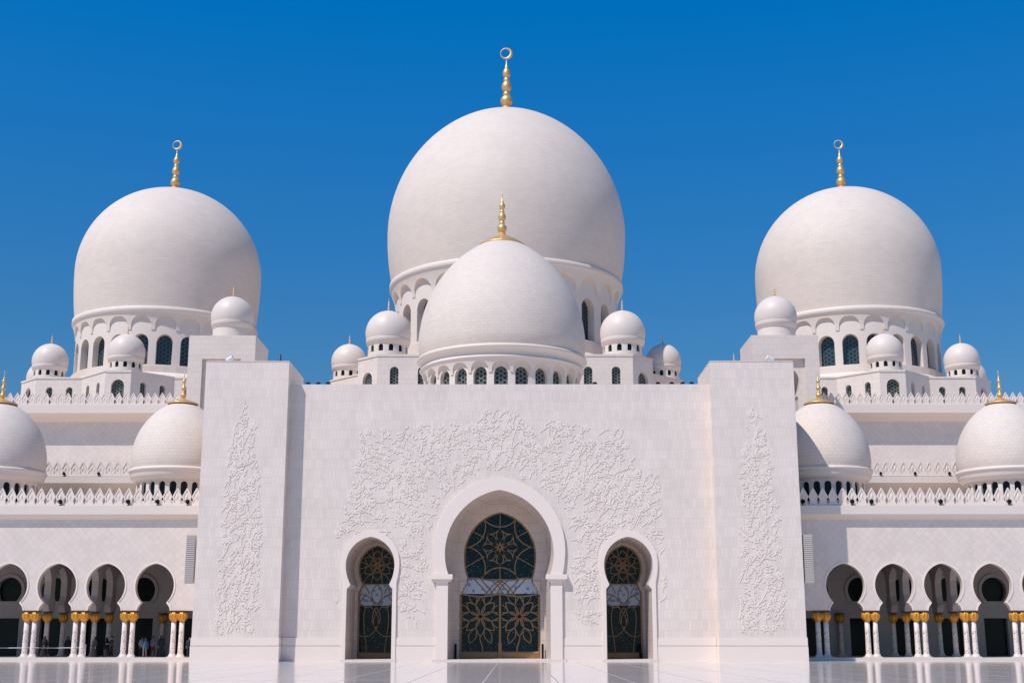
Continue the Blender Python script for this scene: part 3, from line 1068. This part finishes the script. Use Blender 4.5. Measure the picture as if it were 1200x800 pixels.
def finial(parent, sh, z, s, disc, sag, crescent, flat=False):
    """turned gold finial: saucer, three bulbs, spike and (large domes) a crescent"""
    th = .30 * s if flat else .2 * s
    if flat:
        pr = [(disc * .95, z - sag - .1 * s), (disc * 1.02, z - sag), (disc * 1.03, z - sag + th * .6), (disc * .98, z - sag + th)]
        pr += [(disc * q, z - sag * q * q + th) for q in (.8, .6, .45)]
        pr += [(max(.85 * s, disc * .28), z + .12 * s + th), (.72 * s, z + .6 * s), (.58 * s, z + 1.0 * s)]
    else:
        pr = [(disc * .95, z - sag - .1 * s), (disc, z - sag), (disc * 1.02, z - sag + .25 * s), (disc * .97, z - sag + .4 * s), (disc * .6, z - sag * .35 + .35 * s), (disc * .34, z + .45 * s), (max(.62 * s, disc * .2), z + .75 * s), (.58 * s, z + 1.0 * s)]
    def bulb(zc, r, h, neck):
        o = []
        for i in range(9):
            a = -math.pi / 2 + math.pi * i / 8
            o.append((max(r * math.cos(a) ** .8, neck), zc + h * math.sin(a)))
        return o
    pr += bulb(1.85 * s + z, .86 * s, .80 * s, .42 * s)
    pr += [(.52 * s, z + 2.75 * s), (.55 * s, z + 2.9 * s), (.42 * s, z + 3.05 * s)]
    pr += bulb(4.0 * s + z, .70 * s, .80 * s, .36 * s)
    pr += [(.44 * s, z + 4.9 * s), (.46 * s, z + 5.05 * s), (.34 * s, z + 5.2 * s)]
    pr += bulb(6.05 * s + z, .55 * s, .72 * s, .28 * s)
    pr += [(.30 * s, z + 6.85 * s), (.30 * s, z + 6.95 * s), (.18 * s, z + 7.1 * s)]
    tip = 8.25 if crescent else 9.5
    pr += [(.09 * s, z + (7.1 + tip) / 2 * s), (.03 * s, z + tip * s), (0, z + tip * s)]
    mb = MB()
    mb.lathe(pr, 28, cx=sh[0], cy=sh[1])
    f = mb.build('finial', M_gold, parent, sh)
    if crescent:
        mb = MB()
        n, cz = 40, z + 9.12 * s
        rows = []
        for i in range(n):
            a = 2 * math.pi * i / n
            tr = (.05 + .19 * max(0.0, (1 + math.cos(a + .35)) / 2) ** 1.2) * s
            rc = .90 * s - tr
            rows.append([(sh[0] + (rc + tr * math.cos(b_)) * math.cos(a), sh[1] + .8 * tr * math.sin(b_), cz + (rc + tr * math.cos(b_)) * math.sin(a)) for b_ in [2 * math.pi * q / 10 for q in range(10)]])
        rows.append(rows[0])
        mb.grid(rows, None, True, close=True)
        mb.build('crescent', M_gold, f, sh)
    return f

def ring_map(cx, cy, rfun):
    return lambda u, z, d: (cx + (rfun(z) - d) * math.sin(u), cy - (rfun(z) - d) * math.cos(u), z)

def great_dome(label, X, Y, base, spec):
    t = thing('great_dome', (X, Y, base), label, 'dome', spec.get('group'))
    sh = (X, Y, base)
    n, rd = spec['n'], spec['rd']
    zd0, zd1 = spec['drum']
    zs, za = spec['win']
    hw = spec['wfrac'] * math.pi / n            # half-angle of a window
    wm = hw * rd
    mb = MB()
    wrows = [(w / rd, z) for w, z in round_arch(wm, zs, za, 10, 1.12)]
    for k in range(n):
        uc = 2 * math.pi * (k + spec.get('ph', 0)) / n
        bay(mb, ring_map(X, Y, lambda z: rd), uc - math.pi / n, uc + math.pi / n, uc, zd0, zd1, wrows, spec['wdepth'], 3)
    mb.build('drum', M_smooth, t, sh)
    # panes: one window built, then copied round the drum
    mb = MB()
    rp = rd - spec['wdepth'] + .03
    pr = round_arch(wm * 1.02, zs - base, za - base + .03, 10, 1.12)
    pane(mb, pr, lambda u, z: (rp * math.sin(u / rd), -rp * math.cos(u / rd), z))
    w0 = mb.build('window', spec['wmat'], t)
    w0.rotation_euler = (0, 0, 2 * math.pi * spec.get('ph', 0) / n)
    for k in range(1, n):
        c = w0.copy()
        COL.objects.link(c)
        c.parent = t
        c.rotation_euler = (0, 0, 2 * math.pi * (k + spec.get('ph', 0)) / n)
    # scalloped corbel flaring out to the rim
    c0, c1 = spec['corb']
    rr = spec['rim_r']
    rf = lambda z: rd + .10 + (rr - .12 - rd - .10) * (max(0.0, (z - c0) / (c1 - c0))) ** 1.5
    mb = MB()
    hc = math.pi / n * .84
    crow = [(math.pi / n * .95, c0)] + [(w / rd, z) for w, z in round_arch(hc * rd, c0 + .02, c0 + (c1 - c0) * spec.get('cfrac', .68), 10, 1.0)]
    zpad = [c0, c0 + (c1 - c0) * .8, c0 + (c1 - c0) * .9]
    for k in range(n):
        uc = 2 * math.pi * (k + spec.get('ph', 0)) / n
        mpf = ring_map(X, Y, rf)
        rows = crow + [(0.0, c0 + (c1 - c0) * q) for q in (.76, .84, .92)]
        bay(mb, mpf, uc - math.pi / n, uc + math.pi / n, uc, c0, c1, rows, 0, 3)
        for (wa, z_a), (wb, z_b) in zip(crow, crow[1:]):
            for s2 in (-1, 1):
                q = [mpf(uc + s2 * wa, z_a, 0), mpf(uc + s2 * wb, z_b, 0), mpf(uc + s2 * wb, z_b, rf(z_b) - rd + .01), mpf(uc + s2 * wa, z_a, rf(z_a) - rd + .01)]
                mb.face(q)
    mb.build('scalloped_corbel', M_smooth, t, sh)
    mb = MB()
    mb.lathe(spec['rim'], 96, cx=X, cy=Y)
    mb.build('rim', M_smooth, t, sh)
    if 'skirt' in spec:
        mb = MB()
        mb.lathe(spec['skirt'], 48, cx=X, cy=Y, smooth=False)
        mb.build('skirt_roof', M_smooth, t, sh)
    R, zb, rb, zeq, H, mix = spec['shell']
    pr = shell_profile(R, zb, rb, zeq, H, mix)
    mb = MB()
    mb.lathe(pr, 128, cx=X, cy=Y, uvr=R)
    mb.build('shell', spec.get('smat', M_dome), t, sh)
    fs, disc, cres = spec['fin']
    sag = 0
    for (r0, z0), (r1, z1) in zip(pr, pr[1:]):
        if r1 <= disc <= r0 and z0 > zeq:
            sag = zeq + H - (z0 + (z1 - z0) * (r0 - disc) / max(r0 - r1, 1e-6))
    finial(t, sh, zeq + H - .02, fs, disc, sag - .03, cres, True)
    return t

def rim_profile(r, z0, z1, inner):
    return [(inner, z0 - .02), (r - .10, z0), (r, z0 + .06), (r + .02, (z0 + z1) / 2), (r, z1 - .05), (r - .12, z1), (inner, z1 + .02)]

MAIN_Y = 76.0
great_dome('largest white dome, highest in the middle, with crescent finial', 0, MAIN_Y, 36.9, dict(
    n=24, rd=15.7, drum=(38.9, 50.0), win=(40.6, 46.4), wfrac=.62, wdepth=1.15, wmat=M_latbig, corb=(46.9, 49.9), rim_r=16.7, cfrac=.74,
    rim=rim_profile(16.7, 49.9, 50.75, 15.4), skirt=[(18.6, 36.95), (16.3, 38.7), (16.3, 40.2), (15.65, 40.25)],
    shell=(17.15, 50.6, 16.35, 58.3, 19.4, .35), fin=(1.05, 2.6, True), group='three great domes'))
for sg in (-1, 1):
    side = 'left' if sg < 0 else 'right'
    great_dome('great white dome at far %s with crescent finial and windowed drum' % side, (-48.55 if sg < 0 else 49.0), MAIN_Y, 34.8, dict(
        n=24, rd=12.1, drum=(36.2, 44.6), win=(37.2, 41.35), wfrac=.68, wdepth=.95, wmat=M_latbig, corb=(41.9, 44.3), rim_r=12.75, cfrac=.80,
        rim=rim_profile(12.8, 44.3, 45.05, 11.9), skirt=[(14.4, 34.85), (12.5, 36.1), (12.5, 36.9), (12.05, 36.95)],
        shell=(12.98, 44.9, 12.45, 52.4, 13.05, .8), fin=(.80, 2.1, True), group='three great domes'))
great_dome('pointed white dome standing in front of the largest dome over the entrance', 0, 18.0, 21.6, dict(
    n=24, rd=7.35, drum=(21.6, 26.3), win=(22.6, 25.75), wfrac=.66, wdepth=.42, wmat=M_lat, corb=(25.2, 26.5), rim_r=7.9, cfrac=.80,
    rim=[(7.3, 26.45), (7.82, 26.5), (7.9, 26.58), (7.82, 26.68), (7.72, 26.75), (7.74, 27.0), (7.9, 27.25), (8.08, 27.35), (8.16, 27.45), (8.16, 27.6), (8.05, 27.72), (7.5, 27.8)],
    shell=(8.04, 27.7, 7.8, 29.0, 11.1, .12), fin=(.54, 2.15, False), smat=M_dome_mid))

# arcade domes -------------------------------------------------------------------
ADX = (28.35, 44.5)
def arcade_dome(label, X, Y):
    base = 12.4
    t = thing('arcade_dome', (X, Y, base), label, 'dome', 'tall egg-shaped domes on the arcade roofs')
    sh = (X, Y, base)
    n, rd = 24, 3.62
    mb = MB()
    for k in range(n):
        uc = 2 * math.pi * (k + .5) / n
        bay(mb, ring_map(X, Y, lambda z: rd), uc - math.pi / n, uc + math.pi / n, uc, base, 15.1, [(w / rd, z) for w, z in round_arch(.29, 13.2, 14.85, 8)], .24, 2)
    mb.build('drum', M_smooth, t, sh)
    mb = MB()
    mb.lathe([(rd - .22, base), (rd - .22, 15.1)], 64, cx=X, cy=Y)
    mb.build('glazing', M_darkpane, t, sh)
    mb = MB()
    mb.lathe([(3.4, 15.0), (3.66, 15.02), (3.9, 15.1), (4.06, 15.28), (4.13, 15.5), (4.16, 15.75), (4.25, 15.80), (4.30, 15.9), (4.27, 16.02), (4.18, 16.10), (3.9, 16.12)], 72, cx=X, cy=Y)
    mb.build('rim', M_smooth, t, sh)
    pr = shell_profile(4.17, 16.08, 4.06, 16.85, 5.50, .42)
    mb = MB()
    mb.lathe(pr, 80, cx=X, cy=Y, uvr=4.15)
    mb.build('shell', M_dome_small, t, sh)
    finial(t, sh, 22.33, .30, 1.36, .27, False)
for sg in (-1, 1):
    side = 'left' if sg < 0 else 'right'
    arcade_dome('egg-shaped white arcade dome partly hidden by the %s pylon, with gold finial' % side, sg * ADX[0], 9.9)
    arcade_dome('egg-shaped white arcade dome cut off by the %s picture edge' % side, sg * ADX[1], 9.9)

# star-shaped bases of the great domes ------------------------------------------------
def star_base(label, X, Y, z0, z1, a, c, tip, tw, wins, group):
    """two overlapping squares with cut corners; arched lattice windows on the courtyard faces"""
    t = thing('star_base', (X, Y, z0), label, 'dome base', group)
    sh = (X, Y, z0)
    mb = MB()
    sq = [(-a + c, -a), (a - c, -a), (a, -a + c), (a, a - c), (a - c, a), (-a + c, a), (-a, a - c), (-a, -a + c)]
    di = [(-tw, -tip + tw), (tw, -tip + tw), (tip - tw, -tw), (tip - tw, tw), (tw, tip - tw), (-tw, tip - tw), (-tip + tw, tw), (-tip + tw, -tw)]
    panes = []
    def wall(p, q, holes, w, zs, za):
        L = math.hypot(q[0] - p[0], q[1] - p[1])
        d = ((q[0] - p[0]) / L, (q[1] - p[1]) / L)
        nrm = (-d[1], d[0])                       # inward for counter-clockwise order
        mp = lambda u, z, dd: (X + p[0] + d[0] * u + nrm[0] * dd, Y + p[1] + d[1] * u + nrm[1] * dd, z)
        if not holes:
            mb.face([mp(0, z0, 0), mp(L, z0, 0), mp(L, z1, 0), mp(0, z1, 0)])
            return
        cuts = [0] + [(holes[i] + holes[i + 1]) / 2 for i in range(len(holes) - 1)] + [L]
        rows = round_arch(w, zs, za, 10, 1.1)
        for i, h in enumerate(holes):
            bay(mb, mp, cuts[i], cuts[i + 1], h, z0, z1, rows, .45)
            m2 = MB()
            pane(m2, [(ww * 1.02, zz) for ww, zz in rows], lambda u, z, h=h: mp(h + u, z, .43))
            panes.append(m2)
    s = a / 15.0
    for i in range(8):
        p, q = sq[i], sq[(i + 1) % 8]
        L = math.hypot(q[0] - p[0], q[1] - p[1])
        if i == 0 or i == 6 or i == 2:
            xs = [L / 2 + v * s for v in wins['front']]
            wall(p, q, xs, wins['w'], wins['zs'], wins['za'])
        elif i in (1, 7):
            wall(p, q, [L / 2], wins['wc'], wins['zs'], wins['zc'])
        else:
            wall(p, q, [], 0, 0, 0)
    zt = z1 + .012
    for i in range(8):
        p, q = di[i], di[(i + 1) % 8]
        L = math.hypot(q[0] - p[0], q[1] - p[1])
        if i in (0, 2, 6):
            wall(p, q, [L / 2], wins['wc'], wins['zs'], wins['zc'])
        elif i in (1, 7):
            e = [1.75 * s, 4.5 * s]
            wall(p, q, e if i == 1 else [L - e[1], L - e[0]], wins['w'] * .95, wins['zs'], wins['za'])
        else:
            wall(p, q, [], 0, 0, 0)
    mb.face([(X + x, Y + y, z1) for x, y in sq])
    mb.face([(X + x, Y + y, z1 + .02) for x, y in di])
    # thin coping line
    for poly, zz in ((sq, z1), (di, z1 + .02)):
        for i in range(8):
            p, q = poly[i], poly[(i + 1) % 8]
            g = 1.006
            mb.face([(X + p[0] * g, Y + p[1] * g, zz - .16), (X + q[0] * g, Y + q[1] * g, zz - .16), (X + q[0] * g, Y + q[1] * g, zz + .02), (X + p[0] * g, Y + p[1] * g, zz + .02)])
    mb.build('base_wall', M_block, t, sh)
    for m2 in panes:
        m2.build('window', M_lat, t, sh)
    return t
GB = 'star-shaped dome bases'
star_base('broad white base block with arched windows under the largest dome', 0, MAIN_Y, 26.95, 36.95, 19.0, 2.8, 26.6, 2.1,
          dict(front=[-11.1, -8.3, 8.3, 11.1], w=.55, zs=32.4, za=35.4, wc=.95, zc=34.9), GB)
for sg in (-1, 1):
    side = 'left' if sg < 0 else 'right'
    star_base('white star-shaped base block with small arched windows under the far %s dome' % side, sg * 48.9, MAIN_Y, 27.01, 34.82, 15.0, 3.0, 21.0, 1.63,
              dict(front=[-10.2, -7.6, 7.6, 10.2], w=.43, zs=30.2, za=33.55, wc=.82, zc=33.7), GB)

# domelets ------------------------------------------------------------------------------
def make_domelet(windows=True):
    """unit domelet, radius 1, standing on z = 0"""
    t = thing('domelet', (0, 0, 0), '', 'small dome', 'small domes round the great domes')
    n, rd = 12, .88
    mb = MB()
    if windows:
        for k in range(n):
            uc = 2 * math.pi * (k + .5) / n
            bay(mb, ring_map(0, 0, lambda z: rd), uc - math.pi / n, uc + math.pi / n, uc, 0, .66, [(w / rd, z) for w, z in round_arch(.105, .27, .58, 6)], .07, 2)
    else:
        mb.lathe([(rd, 0), (rd, .75)], 48)
    mb.build('drum', M_smooth, t)
    if windows:
        mb = MB()
        mb.lathe([(rd - .06, 0), (rd - .06, .66)], 36)
        mb.build('glazing', M_darkpane, t)
    mb = MB()
    mb.lathe([(.85, .60), (.89, .61), (.93, .65), (.945, .72), (.965, .74), (.975, .88), (.965, .92)], 48)
    mb.build('rim', M_gloss, t)
    mb = MB()
    mb.lathe(shell_profile(1.0, .90, .955, 1.22, 1.02, .75, 6, 22), 64)
    mb.build('shell', M_gloss, t)
    finial(t, (0, 0, 0), 2.22, .064, .19, .015, False)
    return t
dl0 = make_domelet(True)
dl_tree = snapshot(dl0)
gd0 = make_domelet(False)
gd_tree = snapshot(gd0)
used = [False, False]
def domelet(X, Y, z, R, label, win=True):
    i = 0 if win else 1
    src, tr = (dl0, dl_tree) if win else (gd0, gd_tree)
    if used[i]:
        c = copy_tree(src, None, tr)
    else:
        c, used[i] = src, True
    c.location = (X, Y, z)
    c.scale = (R, R, R)
    c['label'] = label
    return c
for sg in (-1, 1):
    side = 'left' if sg < 0 else 'right'
    domelet(sg * 15.3, MAIN_Y - 15.2, 36.97, 2.95, 'larger glossy white domelet on the %s front corner below the main dome' % side)
    domelet(sg * 22.3, MAIN_Y, 36.99, 2.5, 'white domelet partly behind the %s corner of the main dome base' % side)
    X = sg * 48.9
    domelet(X, MAIN_Y - 16.6, 34.85, 2.36, 'glossy white domelet on the front point of the far %s dome base' % side)
    domelet(X + sg * 11.6, MAIN_Y - 11.6, 34.83, 2.32, 'white domelet on the outer corner of the far %s dome base' % side)
    domelet(X - sg * 11.6, MAIN_Y - 11.6, 34.83, 2.32, 'white domelet hidden behind the %s gate tower' % side)
    domelet(X + sg * 16.6, MAIN_Y, 34.85, 2.32, 'white domelet on the outermost side point of the far %s dome base' % side)
    domelet(X - sg * 16.6, MAIN_Y, 34.85, 2.32, 'white domelet behind the %s pylon, only its finial tip showing' % side)
    domelet(sg * 30.55, 37.6, 34.06, 2.36, 'white domelet on top of the square tower behind the %s pylon' % side, False)

# ---------------------------------------------------------------- small fittings
def make_floodlight():
    t = thing('floodlight', (0, 0, 0), '', 'floodlight', 'small round floodlights on the ledges')
    mb = MB()
    mb.lathe([(.0, -.16), (.14, -.15), (.23, -.05), (.25, .05), (.25, .16), (.20, .20), (.0, .20)], 16)
    o = mb.build('lamp_head', M_black, t)
    o.rotation_euler = (RAD(70), 0, 0)
    o.location = (0, 0, .42)
    mb = MB()
    mb.tube([(0, .05, 0), (0, .05, .22), (0, .02, .36)], .05, 8)
    mb.box(-.14, .14, -.08, .18, 0, .04)
    mb.build('stand', M_black, t)
    return t
fl0 = make_floodlight()
fl_tree = snapshot(fl0)
flu = [False]
def flood(x, y, z, label, s=1.0):
    c = copy_tree(fl0, None, fl_tree) if flu[0] else fl0
    flu[0] = True
    c.location = (x, y, z)
    c.scale = (s, s, s)
    c['label'] = label
for i, x in enumerate((-26.0, -28.5, -30.95, -36.6)):
    flood(x, AY - .40, 12.53, 'black floodlight before the left lower parapet, %s from the pylon' % ORD[i], .72)
for i, x in enumerate((25.2, 29.3, 30.9, 36.65, 42.35)):
    flood(x, AY - .40, 12.53, 'black floodlight before the right lower parapet, %s from the pylon' % ORD[i], .72)
for i, x in enumerate((-37.65, -40.9)):
    flood(x, 16.83, 16.53, 'tiny dark floodlight on the left middle terrace, %s from the pylon' % ORD[i], .55)
for i, x in enumerate((35.4, 38.6, 41.8)):
    flood(x, 16.83, 16.53, 'tiny dark floodlight on the right middle terrace, %s from the pylon' % ORD[i], .55)
for i, x in enumerate((-15.95, -15.1, -14.3)):
    flood(x, 2.0, 21.98, 'dark round lamp on the portal roof edge, %s from the left pylon' % ORD[i], .8)
for i, x in enumerate((15.95, 15.2, 14.3, 13.15, 7.9)):
    flood(x, 2.0, 21.98, 'dark round lamp on the portal roof edge, %s from the right pylon' % ORD[i], .8)

for sg in (-1, 1):
    side = 'left' if sg < 0 else 'right'
    t = thing('slatted_panel', (sg * 24.55, .35, 6.0), 'tall narrow pale slatted panel fixed beside the %s pylon' % side, 'panel', 'slatted panels beside the pylons')
    mb = MB()
    mb.box(-.36, .36, -.20, .35, 0, 3.8)
    mb.build('casing', plain('cream_painted_metal', (.74, .64, .56), .5), t)
    mb = MB()
    mb.box(-.34, .34, -.215, -.20, .05, 3.75)
    mb.build('backing_plate', plain('grey_mesh', (.22, .20, .18), .7), t)
    mb = MB()
    for k in range(24):
        z = .08 + k * .153
        mb.box(-.335, .335, -.25, -.216, z, z + .095)
    mb.build('slats', plain('pale_grey_slats', (.60, .52, .46), .5), t)
    mb = MB()
    mb.box(-.06, .06, .35, .6, .5, .7)
    mb.box(-.06, .06, .35, .6, 3.1, 3.3)
    mb.box(*sorted((0, -sg * .42)), .52, .62, .5, 3.3)
    mb.build('bracket', M_white, t)

for x, y, lab in ((-3.62, 5.2, 'slim black post in the great doorway, left of its door'), (3.52, 5.2, 'slim black post in the great doorway, right of its door'), (11.55, 5.6, 'slim black post inside the right side doorway')):
    t = thing('door_post', (x, y, .15), lab, 'post', 'slim black posts by the doors')
    mb = MB()
    mb.box(-.09, .09, -.09, .09, .03, 1.12)
    mb.box(-.10, .10, -.10, .10, 1.12, 1.17)
    mb.build('post_body', M_black, t)
    mb = MB()
    mb.box(-.16, .16, -.16, .16, 0, .03)
    mb.build('base_plate', M_black, t)

for sg in (-1, 1):
    side = 'left' if sg < 0 else 'right'
    t = thing('roof_spotlight', (sg * 22.35, 1.5, PTOP + .06), 'white tube spotlight tilted on top of the %s pylon' % side, 'spotlight', 'tube spotlights on the pylons')
    mb = MB()
    mb.tube([(-sg * .35 * -1, 0, .35), (sg * -.15, -.1, .62)], [.19, .21], 16)
    mb.build('lamp_tube', M_white, t)
    mb = MB()
    mb.tube([(sg * .1, 0, 0), (sg * .1, 0, .42)], .06, 8)
    mb.build('mount', M_white, t)
mb = MB()
mb.tube([(0, 0, 0), (0, 0, .1), (0, 0, .9)], [.09, .05, .04], 8)
tag(mb.build('lightning_rod', M_black, loc=(-18.25, 1.6, PTOP + .06)), 'thin dark lightning rod standing on the left pylon', 'rod')

# rope barrier in the left arcade
t = thing('rope_barrier', (-36, 5.9, .25), 'thin white cord barrier strung along the left arcade behind the columns', 'barrier')
mb = MB()
pts = [(-42.6, 5.9, 1.02), (-40.5, 5.9, 1.0), (-38.5, 5.9, 1.02), (-36.6, 5.9, 1.0), (-34.2, 5.9, 1.03)]
mb.tube([(a + 36, b_ - 5.9, c - .25) for a, b_, c in pts], .028, 6)
mb.build('cord', M_white, t)
for x in (-42.6, -38.5, -34.2):
    mb = MB()
    mb.lathe([(.15, 0), (.15, .03), (.05, .05), (.05, .95), (.065, .96), (.065, 1.02), (0, 1.03)], 14, cx=x + 36, cy=0)
    mb.build('stanchion', M_white, t)

# ---------------------------------------------------------------- people in the left arcade
def skin_mesh(joints, edges, radii, sub=1):
    me = bpy.data.meshes.new('person')
    me.from_pydata(joints, edges, [])
    o = bpy.data.objects.new('person', me)
    COL.objects.link(o)
    md = o.modifiers.new('skin', 'SKIN')
    md.use_smooth_shade = True
    for v, r in zip(me.skin_vertices[0].data, radii):
        v.radius = (r, r)
    me.skin_vertices[0].data[0].use_root = True
    sd = o.modifiers.new('sub', 'SUBSURF')
    sd.levels = sub
    sd.render_levels = sub
    dg = bpy.context.evaluated_depsgraph_get()
    out = bpy.data.meshes.new_from_object(o.evaluated_get(dg))
    bpy.data.objects.remove(o)
    return out

def person(x, y, label, kind, top, bottom, h=1.68, rz=0.0, step=.10, reach=0.0, skin=(.42, .25, .17)):
    s = h / 1.70
    t = thing('person', (x, y, .25), label, 'person', 'visitors in the left arcade', rz)
    J, E, Rr = [], [], []
    def add(p, r, par=None):
        J.append(tuple(c * s for c in p)); Rr.append(r * s)
        if par is not None: E.append((par, len(J) - 1))
        return len(J) - 1
    pel = add((0, 0, .93), .115)
    wa = add((0, 0, 1.08), .105, pel)
    ch = add((0, 0, 1.28), .125, wa)
    nk = add((0, 0, 1.43), .055, ch)
    hd = add((0, -.015, 1.53), .080, nk)
    hd2 = add((0, -.02, 1.60), .092, hd)
    add((0, -.01, 1.665), .062, hd2)
    add((0, -.115, 1.575), .014, hd2)           # nose
    for sg in (-1, 1):
        hip = add((sg * .09, 0, .88), .085, pel)
        kn = add((sg * .10, -.01 + sg * step * .5, .50), .058, hip)
        an = add((sg * .105, .02 + sg * step, .09), .038, kn)
        add((sg * .11, -.13 + sg * step, .035), .032, an)
        sh_ = add((sg * .175, 0, 1.36), .058, ch)
        el = add((sg * .235, .03 - reach * .1, 1.09), .042, sh_)
        wr = add((sg * .24, -.06 - reach * .25, .87 + reach * .28), .028, el)
        pm = add((sg * .24, -.085 - reach * .32, .81 + reach * .33), .032, wr)
        for q in range(4):
            f1 = add((sg * (.222 + .014 * q), -.10 - reach * .38, .755 + reach * .36), .0095, pm)
            add((sg * (.220 + .014 * q), -.115 - reach * .42, .715 + reach * .36 + .006 * abs(q - 1.5)), .008, f1)
        th = add((sg * .215, -.115 - reach * .32, .80 + reach * .33), .010, pm)
        add((sg * .208, -.135 - reach * .34, .765 + reach * .33), .009, th)
    me = skin_mesh(J, E, Rr)
    me.materials.clear()
    me.materials.append(plain('skin', skin, .6))
    body = bpy.data.objects.new('body', me)
    COL.objects.link(body)
    body.parent = t
    cm = plain('clothing_top', top, .85)
    bm_ = plain('clothing_bottom', bottom, .85)
    def garment(name, prof, mat, flat=.72):
        mb = MB()
        rows = []
        for (r, z, dy) in prof:
            rows.append([(r * s * math.sin(2 * math.pi * k / 20) * (1 + .04 * math.sin(5 * k)), dy * s - r * s * flat * math.cos(2 * math.pi * k / 20), z * s) for k in range(20)])
        mb.grid(rows, None, True, close=True)
        mb.build(name, mat, t)
    def sleeves(name, mat, r0, r1, lo=.87):
        mb = MB()
        for sg in (-1, 1):
            P_ = [(sg * .13, 0, 1.38), (sg * .185, 0, 1.355), (sg * .240, .03 - reach * .1, 1.09), (sg * .245, -.055 - reach * .22, lo + reach * .26)]
            mb.tube([tuple(c * s for c in p) for p in P_], [r0 * s, r0 * s * 1.05, r0 * s * .9, r1 * s], 10)
        mb.build(name, mat, t)
    if kind == 'robe':
        garment('robe', [(.34, .02, .03), (.31, .35, .02), (.26, .75, .01), (.215, 1.05, 0), (.225, 1.28, 0), (.17, 1.40, 0), (.085, 1.46, 0)], cm, .85)
        sleeves('sleeves', cm, .080, .075, .90)
        mb = MB()
        mb.lathe([(.13 * s, 1.36 * s), (.125 * s, 1.45 * s), (.118 * s, 1.55 * s), (.118 * s, 1.62 * s), (.095 * s, 1.69 * s), (.05 * s, 1.72 * s), (0, 1.725 * s)], 18, cy=.022 * s)
        mb.build('headscarf', cm, t)
    else:
        garment('shirt', [(.185, .86, 0), (.18, 1.05, 0), (.20, 1.25, 0), (.19, 1.37, 0), (.10, 1.435, 0), (.07, 1.45, 0)], cm)
        sleeves('sleeves', cm, .070, .055, .92 if kind == 'long' else 1.08)
        mb = MB()
        for sg in (-1, 1):
            P_ = [(sg * .075, 0, .95), (sg * .095, 0, .82), (sg * .10, -.01 + sg * step * .5, .50), (sg * .105, .02 + sg * step, .08)]
            mb.tube([tuple(c * s for c in p) for p in P_], [.105 * s, .10 * s, .078 * s, .07 * s], 12)
        mb.build('trousers', bm_, t)
        mb = MB()
        mb.lathe([(.098 * s, 1.57 * s), (.104 * s, 1.62 * s), (.090 * s, 1.68 * s), (.05 * s, 1.715 * s), (0, 1.72 * s)], 16, cy=.012 * s)
        mb.build('hair', plain('dark_hair', (.015, .012, .010), .6), t)
    return t
BLK = (.010, .010, .012)
person(-38.05, 7.2, 'woman in a black robe and headscarf walking between the third and fourth column pairs', 'robe', BLK, BLK, 1.70, RAD(60), .16, .3)
person(-36.45, 8.2, 'dark-robed figure standing beside the rear column left of the third pair', 'robe', (.014, .014, .018), BLK, 1.64, RAD(20))
person(-33.95, 7.4, 'black-robed figure by the middle column just right of the third pair', 'robe', BLK, BLK, 1.62, RAD(-30))
person(-33.1, 8.0, 'black-robed figure second from left between the third and second pairs', 'robe', BLK, BLK, 1.58, RAD(200))
person(-32.55, 7.5, 'person in dark clothes with pale sleeves raised, left of the second pair', 'long', (.05, .045, .05), BLK, 1.70, RAD(-60), .08, .8)
person(-30.2, 8.2, 'person in a light grey shirt just right of the second pair', 'long', (.30, .30, .32), (.03, .03, .04), 1.66, RAD(170))
person(-29.75, 7.6, 'person in a bright blue shirt and grey trousers under the first arch', 'short', (.02, .13, .30), (.16, .15, .14), 1.64, RAD(185), .08)
person(-29.2, 8.0, 'person in a pale mauve shirt beside the one in blue', 'short', (.20, .17, .22), (.03, .03, .035), 1.70, RAD(160))
person(-28.25, 7.0, 'tall person in a dark navy outfit before the back wall pier', 'robe', (.012, .022, .030), BLK, 1.78, RAD(30))
person(-26.0, 7.4, 'person in a dark blue jacket close beside the left pylon', 'long', (.012, .025, .050), (.02, .02, .025), 1.66, RAD(10), .10)
person(-25.55, 8.0, 'person with dark green trousers nearest the left pylon', 'short', (.015, .02, .03), (.02, .035, .03), 1.60, RAD(-20), .08)
